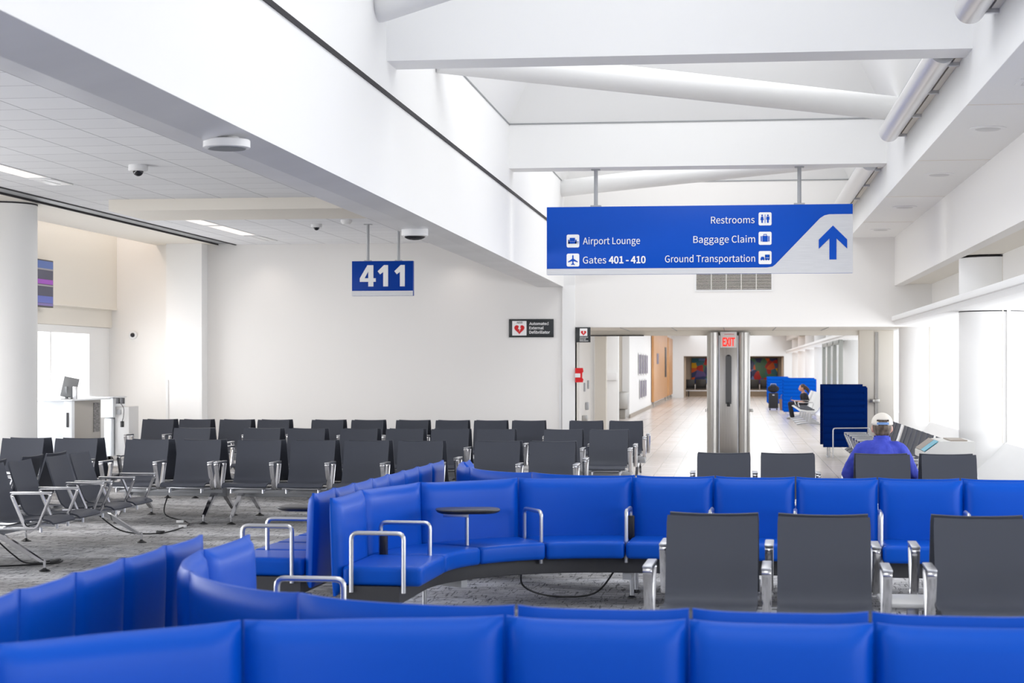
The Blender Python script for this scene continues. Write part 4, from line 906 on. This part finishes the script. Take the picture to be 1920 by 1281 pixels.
# woman's bench
t = thing('wire_bench', 'bench of white wire-backed seats under the seated woman', 'seats', (2.05, 50.0, 0))
for k in range(15):
    y = k * 0.62
    pr = [(0.42, 0.88), (0.30, 0.62), (0.22, 0.45), (0.16, 0.40), (-0.05, 0.41), (-0.24, 0.44), (-0.28, 0.43)]
    b = new()
    for s in range(7): tube(b, [(x, y + 0.05 + s * 0.075, z) for x, z in pr], 0.010, 6)
    obj('wire_seat', b, M['whiteplastic'], t)
    if k % 2: 
        b = new(); loft(b, [[(x, y + 0.06, z + 0.012), (x, y + 0.52, z + 0.012), (x, y + 0.52, z + 0.04), (x, y + 0.06, z + 0.04)] for x, z in ((0.16, 0.42), (-0.05, 0.42), (-0.24, 0.45))]); obj('seat_pad', b, M['shell'], t)
    if k in (5, 10): obj('armrest', tube(new(), rounded([(0.20, y, 0.42), (0.24, y, 0.60), (-0.22, y, 0.60), (-0.16, y, 0.42)], 0.04, 4), 0.012, 8), M['metal'], t)
    if k % 3 == 1:
        b = new(); tube(b, [(0.1, y + 0.3, 0.38), (0.02, y + 0.3, 0.06)], 0.035, 10); tube(b, [(-0.32, y + 0.1, 0.03), (0.0, y + 0.3, 0.08), (0.38, y + 0.3, 0.03)], 0.022, 8); tube(b, [(-0.32, y + 0.5, 0.03), (0.0, y + 0.3, 0.08)], 0.022, 8); obj('leg', b, M['satin'], t)
obj('beam', box(new(), 0.02, 0.14, 0.05, 9.3, 0.33, 0.38, 0.005), M['satin'], t)
# suitcase, duffel, and a made-up bag in place of a seated person's legs
t = thing('suitcase', 'black upright suitcase on wheels beside the blue screen', 'suitcase', (1.25, 68.5, 0))
obj('case_body', box(new(), 0.02, 0.38, 0, 0.26, 0.07, 0.66, 0.03), M['trouser'], t)
b = new(); [tube(b, [(x, 0.05, 0.035), (x, 0.09, 0.035)], 0.03, 10) for x in (0.07, 0.33)]; [tube(b, [(x, 0.18, 0.035), (x, 0.22, 0.035)], 0.03, 10) for x in (0.07, 0.33)]; obj('wheel', b, M['black'], t)
obj('pull_handle', tube(new(), rounded([(0.1, 0.24, 0.66), (0.1, 0.24, 1.0), (0.3, 0.24, 1.0), (0.3, 0.24, 0.66)], 0.03, 4), 0.01, 8), M['beam'], t)
b = new(); box(b, 0.16, 0.24, -0.006, 0, 0.56, 0.60); obj('badge', b, M['satin'], t)
t = thing('duffel_bag', 'black duffel bag resting on top of the suitcase', 'bag', (1.45, 68.60, 0.668))
b = new(); ball(b, (0, 0, 0.145), 0.22, 0.105, 0.145); obj('bag_body', b, M['blacktop'], t); obj('bag_strap', tube(new(), rounded([(-0.12, -0.08, 0.2), (-0.08, -0.1, 0.31), (0.08, -0.1, 0.31), (0.12, -0.08, 0.2)], 0.05, 4), 0.012, 8), M['black'], t)
t = thing('legs_stand_in_bag', 'made-up brown bag in place of seated legs beside the black suitcase', 'bag', (1.80, 68.6, 0.004))
b = new(); loft(b, [[(-0.10, -0.07, 0), (0.10, -0.07, 0), (0.10, 0.07, 0), (-0.10, 0.07, 0)], [(-0.15, -0.07, 0.42), (0.12, -0.07, 0.42), (0.12, 0.07, 0.42), (-0.15, 0.07, 0.42)]]); obj('bag_body', b, M['tan'], t)
obj('bag_handle', tube(new(), rounded([(-0.07, 0, 0.40), (-0.06, 0, 0.58), (0.06, 0, 0.58), (0.07, 0, 0.40)], 0.05, 4), 0.012, 8), M['tan'], t)
# seats below the mosaic
for i, x in enumerate((-1.55, 1.35)):
    t = thing('beam_seat', ('dark row of seats under the left half of the mosaic', 'dark row of seats under the right half of the mosaic')[i], 'seats', (x, 99.6, 0), 0, 'dark seats below the mosaic')
    for k in range(4):
        u = -0.96 + k * 0.64
        b = new(); box(b, u - 0.29, u + 0.29, 0.2, 0.26, 0.44, 0.95, 0.02); obj('backrest', b, M['black'], t)
        b = new(); box(b, u - 0.29, u + 0.29, -0.3, 0.22, 0.40, 0.47, 0.02); obj('seat', b, M['black'], t)
        b = new(); box(b, u + 0.305, u + 0.335, -0.2, 0.2, 0.40, 0.68, 0.005); obj('armrest', b, M['satin'], t)
    b = new(); box(b, -1.25, 1.3, -0.05, 0.05, 0.30, 0.36); obj('beam', b, M['satin'], t)
    for u in (-1.0, 1.0): obj('leg', box(new(), u - 0.03, u + 0.03, -0.25, 0.25, 0.004, 0.31, 0.01), M['black'], t)

# ------------------------------------------------------------------ people
def capsules(name, parts, mat, parent, voxel=0.016, smooth=6):
    """one continuous surface fused from tapered limbs and ellipsoids"""
    bm = new()
    for p in parts:
        if p[0] == 'b': ball(bm, p[1], *p[2])
        else:
            _, a, ra, b_, rb = p; a = Vector(a); b_ = Vector(b_); ball(bm, a, ra, ra, ra); ball(bm, b_, rb, rb, rb); tube(bm, [a, b_], ra, 14, rb)
    o = obj(name, bm, mat, parent)
    m = o.modifiers.new('fuse', 'REMESH'); m.mode = 'VOXEL'; m.voxel_size = voxel; m.use_smooth_shade = True
    s = o.modifiers.new('soften', 'SMOOTH'); s.factor = 0.5; s.iterations = smooth
    return o
def hand(base, dirv, side, up, grip=0.5, L=0.17):
    """palm, four bent fingers and a thumb as capsules; dirv = pointing direction, side = towards the thumb, up = back of the hand"""
    base = Vector(base); d = Vector(dirv).normalized(); s = Vector(side).normalized(); u = Vector(up).normalized(); out = []
    pe = base + d * L * 0.5
    for k in (-1, 0, 1): out.append(('c', base + s * 0.018 * k, 0.018, pe + s * 0.024 * k, 0.014))
    for k, ln in enumerate((0.85, 1.0, 0.94, 0.74)):
        r = pe + s * (0.032 - 0.021 * k); f = L * 0.5 * ln
        a = r + d * f * 0.45 - u * f * 0.15 * grip; b_ = a + d * f * 0.3 * (1 - grip * 0.6) - u * f * 0.35 * grip; c = b_ + d * f * 0.2 * (1 - grip * 1.5) - u * f * 0.25 * grip
        out += [('c', r, 0.0095, a, 0.009), ('c', a, 0.009, b_, 0.008), ('c', b_, 0.008, c, 0.007)]
    r = base + d * L * 0.15 + s * 0.03; a = r + d * L * 0.2 + s * 0.028 - u * 0.01; b_ = a + d * L * 0.18 - u * 0.012 + s * 0.004
    out += [('c', r, 0.013, a, 0.011), ('c', a, 0.011, b_, 0.009)]
    return out
# the man in the blue shirt, facing away on the far side of his seat
t = thing('person', 'man in a cream cap and blue shirt sitting with his back to the camera', 'person', (1.335, 16.80, 0))
HD = (0.015, 0.02, 1.085)
body = [('b', (HD[0], HD[1] - 0.005, HD[2] + 0.01), (0.083, 0.100, 0.115)), ('b', (HD[0], HD[1] + 0.035, HD[2] - 0.055), (0.062, 0.062, 0.06)), ('c', (0.01, -0.02, 0.90), 0.064, (HD[0], 0.0, 1.02), 0.058),
        ('c', (HD[0], HD[1] + 0.10, HD[2] - 0.005), 0.013, (HD[0], HD[1] + 0.115, HD[2] - 0.035), 0.017), ('b', (HD[0], HD[1] + 0.088, HD[2] - 0.068), (0.026, 0.012, 0.008)),
        ('b', (HD[0] - 0.088, HD[1] + 0.0, HD[2] - 0.01), (0.012, 0.022, 0.034)), ('b', (HD[0] + 0.088, HD[1] + 0.0, HD[2] - 0.01), (0.012, 0.022, 0.034)),
        ('c', (0, 0.0, 0.50), 0.13, (0, -0.04, 0.80), 0.14)]
for s in (-1, 1):
    body += [('c', (s * 0.16, -0.02, 0.88), 0.06, (s * 0.28, 0.0, 0.66), 0.045), ('c', (s * 0.28, 0.0, 0.66), 0.042, (s * 0.20, 0.26, 0.62), 0.03)]
    body += hand((s * 0.20, 0.27, 0.62), (-s * 0.3, 1, 0), (-s, 0, 0.2), (0, 0, 1), 0.5)
    body += [('c', (s * 0.09, 0.02, 0.47), 0.08, (s * 0.12, 0.43, 0.50), 0.062), ('c', (s * 0.12, 0.43, 0.49), 0.058, (s * 0.13, 0.46, 0.10), 0.038)]
capsules('body', body, M['skin'], t, 0.011, 3)
sh = [('c', (0, 0.0, 0.52), 0.155, (0, -0.045, 0.80), 0.165), ('b', (0, -0.05, 0.84), (0.20, 0.125, 0.12)), ('c', (-0.13, -0.03, 0.895), 0.075, (0.13, -0.03, 0.895), 0.075), ('c', (0.008, -0.02, 0.93), 0.085, (0.012, -0.01, 0.985), 0.070),
      ('b', (-0.09, -0.02, 0.70), (0.13, 0.15, 0.16)), ('b', (0.09, -0.02, 0.70), (0.13, 0.15, 0.16))]
for s in (-1, 1):
    sh += [('c', (s * 0.175, -0.025, 0.865), 0.088, (s * 0.285, -0.01, 0.665), 0.070), ('c', (s * 0.285, -0.01, 0.665), 0.066, (s * 0.262, 0.07, 0.645), 0.062), ('b', (s * 0.285, -0.005, 0.650), (0.068, 0.075, 0.055))]
st = capsules('shirt', sh, M['shirt'], t, 0.013, 5)
tx = bpy.data.textures.new('cloth_folds', 'CLOUDS'); tx.noise_scale = 0.10; tx.noise_depth = 2
dm = st.modifiers.new('folds', 'DISPLACE'); dm.texture = tx; dm.texture_coords = 'LOCAL'; dm.strength = 0.035; dm.mid_level = 0.5
col_ = new()
loft(col_, [[(0.012 + r * math.cos(a), -0.012 + r * 0.95 * math.sin(a), z + 0.012 * math.sin(a)) for a in [k * 2 * PI / 24 for k in range(24)]] for r, z in ((0.082, 0.965), (0.074, 1.008), (0.070, 1.008), (0.070, 0.965))]); obj('collar', col_, M['shirt'], t)
tr = []
for s in (-1, 1): tr += [('c', (s * 0.09, 0.0, 0.50), 0.105, (s * 0.12, 0.43, 0.51), 0.078), ('c', (s * 0.12, 0.43, 0.50), 0.075, (s * 0.13, 0.46, 0.12), 0.06)]
capsules('trousers', tr + [('c', (-0.06, -0.02, 0.53), 0.115, (0.06, -0.02, 0.53), 0.115)], M['trouser'], t, 0.02, 4)
for s in (-1, 1): capsules('shoe', [('c', (s * 0.13, 0.43, 0.05), 0.045, (s * 0.14, 0.62, 0.035), 0.035)], M['trouser'], t, 0.015, 2)
capsules('hair', [('b', (HD[0], HD[1] - 0.018, HD[2] + 0.012), (0.090, 0.096, 0.10)), ('b', (HD[0], HD[1] - 0.055, HD[2] - 0.045), (0.072, 0.05, 0.04))], M['hairgrey'], t, 0.010, 2)
cp = new(); rings = []
for k in range(10):
    a = k / 9 * PI / 2; rings.append([(HD[0] + 0.100 * math.cos(a) * math.cos(b_), HD[1] + 0.0 + 0.118 * math.cos(a) * math.sin(b_), HD[2] + 0.035 + 0.106 * math.sin(a) + 0.012 * math.cos(a) * math.sin(b_)) for b_ in [j * 2 * PI / 28 for j in range(28)]])
loft(cp, rings, True, False)
# adjuster opening at the back of the cap: remove the low centre faces
rm = [f for f in cp.faces if f.calc_center_median().y < HD[1] - 0.07 and abs(f.calc_center_median().x - HD[0]) < 0.048 and f.calc_center_median().z < HD[2] + 0.075]
bmesh.ops.delete(cp, geom=rm, context='FACES')
c_ = obj('cap', cp, M['cap'], t); so = c_.modifiers.new('thick', 'SOLIDIFY'); so.thickness = 0.004
bb = new(); loft(bb, [[(HD[0] + 0.085 * math.cos(a), HD[1] + 0.09 + 0.085 * math.sin(a), HD[2] + 0.05 - 0.02 * math.sin(a) + dz) for a in [k * PI / 12 for k in range(13)]] for dz in (0, 0.006)], True); obj('cap_brim', bb, M['cap'], c_)
ss = new(); loft(ss, [[(HD[0] + rr * math.sin(a), HD[1] - 0.0 - rr * 1.18 * math.cos(a), z) for a in [(-0.55 + 1.1 * k / 10) for k in range(11)]] for rr, z in ((0.1, 1.118), (0.1, 1.140), (0.104, 1.140), (0.104, 1.118))], False); obj('cap_strap', ss, M['strap'], c_)
# the woman in black on the wire bench, facing left
t = thing('person', 'woman in black with a ponytail sitting sideways and looking at a phone', 'person', (2.12, 57.0, 0))
HW = (-0.02, 0.0, 0.985)
body = [('b', HW, (0.098, 0.078, 0.112)), ('b', (HW[0] - 0.045, 0, HW[2] - 0.055), (0.055, 0.055, 0.05)), ('c', (HW[0] - 0.095, 0, HW[2] - 0.01), 0.010, (HW[0] - 0.112, 0, HW[2] - 0.03), 0.013), ('b', (HW[0] - 0.085, 0, HW[2] - 0.062), (0.012, 0.022, 0.007)), ('c', (0.03, 0, 0.80), 0.05, (0.0, 0, 0.92), 0.045),
        ('c', (0.10, 0, 0.48), 0.12, (0.04, 0, 0.74), 0.12)]
for s in (-1, 1):
    body += [('b', (HW[0] + 0.015, s * 0.08, HW[2] - 0.01), (0.02, 0.012, 0.03)), ('c', (0.05, s * 0.16, 0.76), 0.05, (0.02, s * 0.20, 0.54), 0.04), ('c', (0.02, s * 0.20, 0.54), 0.038, (-0.24, s * 0.06, 0.57), 0.026)]
    body += hand((-0.25, s * 0.06, 0.57), (-1, -s * 0.2, 0.35), (0, -s, 0.3), (0, s * 0.6, 0.5), 0.6, 0.16)
    body += [('c', (0.05, s * 0.09, 0.46), 0.075, (-0.40, s * 0.10, 0.49), 0.055), ('c', (-0.40, s * 0.10, 0.48), 0.05, (-0.33, s * 0.10, 0.09), 0.035)]
capsules('body', body, M['skin'], t, 0.012, 3)
top = [('c', (0.10, 0, 0.50), 0.14, (0.04, 0, 0.72), 0.135), ('c', (0.045, -0.12, 0.775), 0.065, (0.045, 0.12, 0.775), 0.065)]
for s in (-1, 1): top += [('c', (0.05, s * 0.155, 0.76), 0.07, (0.03, s * 0.195, 0.60), 0.062)]
capsules('shirt', top, M['blacktop'], t, 0.018, 4)
tr = [('c', (0.09, -0.07, 0.48), 0.12, (0.09, 0.07, 0.48), 0.12)]
for s in (-1, 1): tr += [('c', (0.05, s * 0.09, 0.475), 0.095, (-0.40, s * 0.10, 0.49), 0.07), ('c', (-0.40, s * 0.10, 0.485), 0.068, (-0.33, s * 0.10, 0.10), 0.075)]
capsules('trousers', tr, M['blacktop'], t, 0.02, 4)
for s in (-1, 1): capsules('shoe', [('c', (-0.32, s * 0.10, 0.045), 0.04, (-0.48, s * 0.11, 0.035), 0.032)], M['shoe'], t, 0.015, 2)
capsules('hair', [('b', (HW[0] + 0.022, 0, HW[2] + 0.022), (0.100, 0.086, 0.108)), ('c', (HW[0] + 0.11, 0, HW[2] + 0.02), 0.05, (HW[0] + 0.18, 0, HW[2] - 0.06), 0.055), ('c', (HW[0] + 0.18, 0, HW[2] - 0.06), 0.052, (HW[0] + 0.20, 0, HW[2] - 0.14), 0.025)], M['hairbrown'], t, 0.014, 3)
tag(obj('phone', box(new(), -0.005, 0.005, -0.04, 0.04, -0.07, 0.07, 0.003), M['black'], None, (2.12 - 0.37, 57.0, 0.64), (0, 0.5, 0)), 'black phone held up by the seated woman', 'phone')
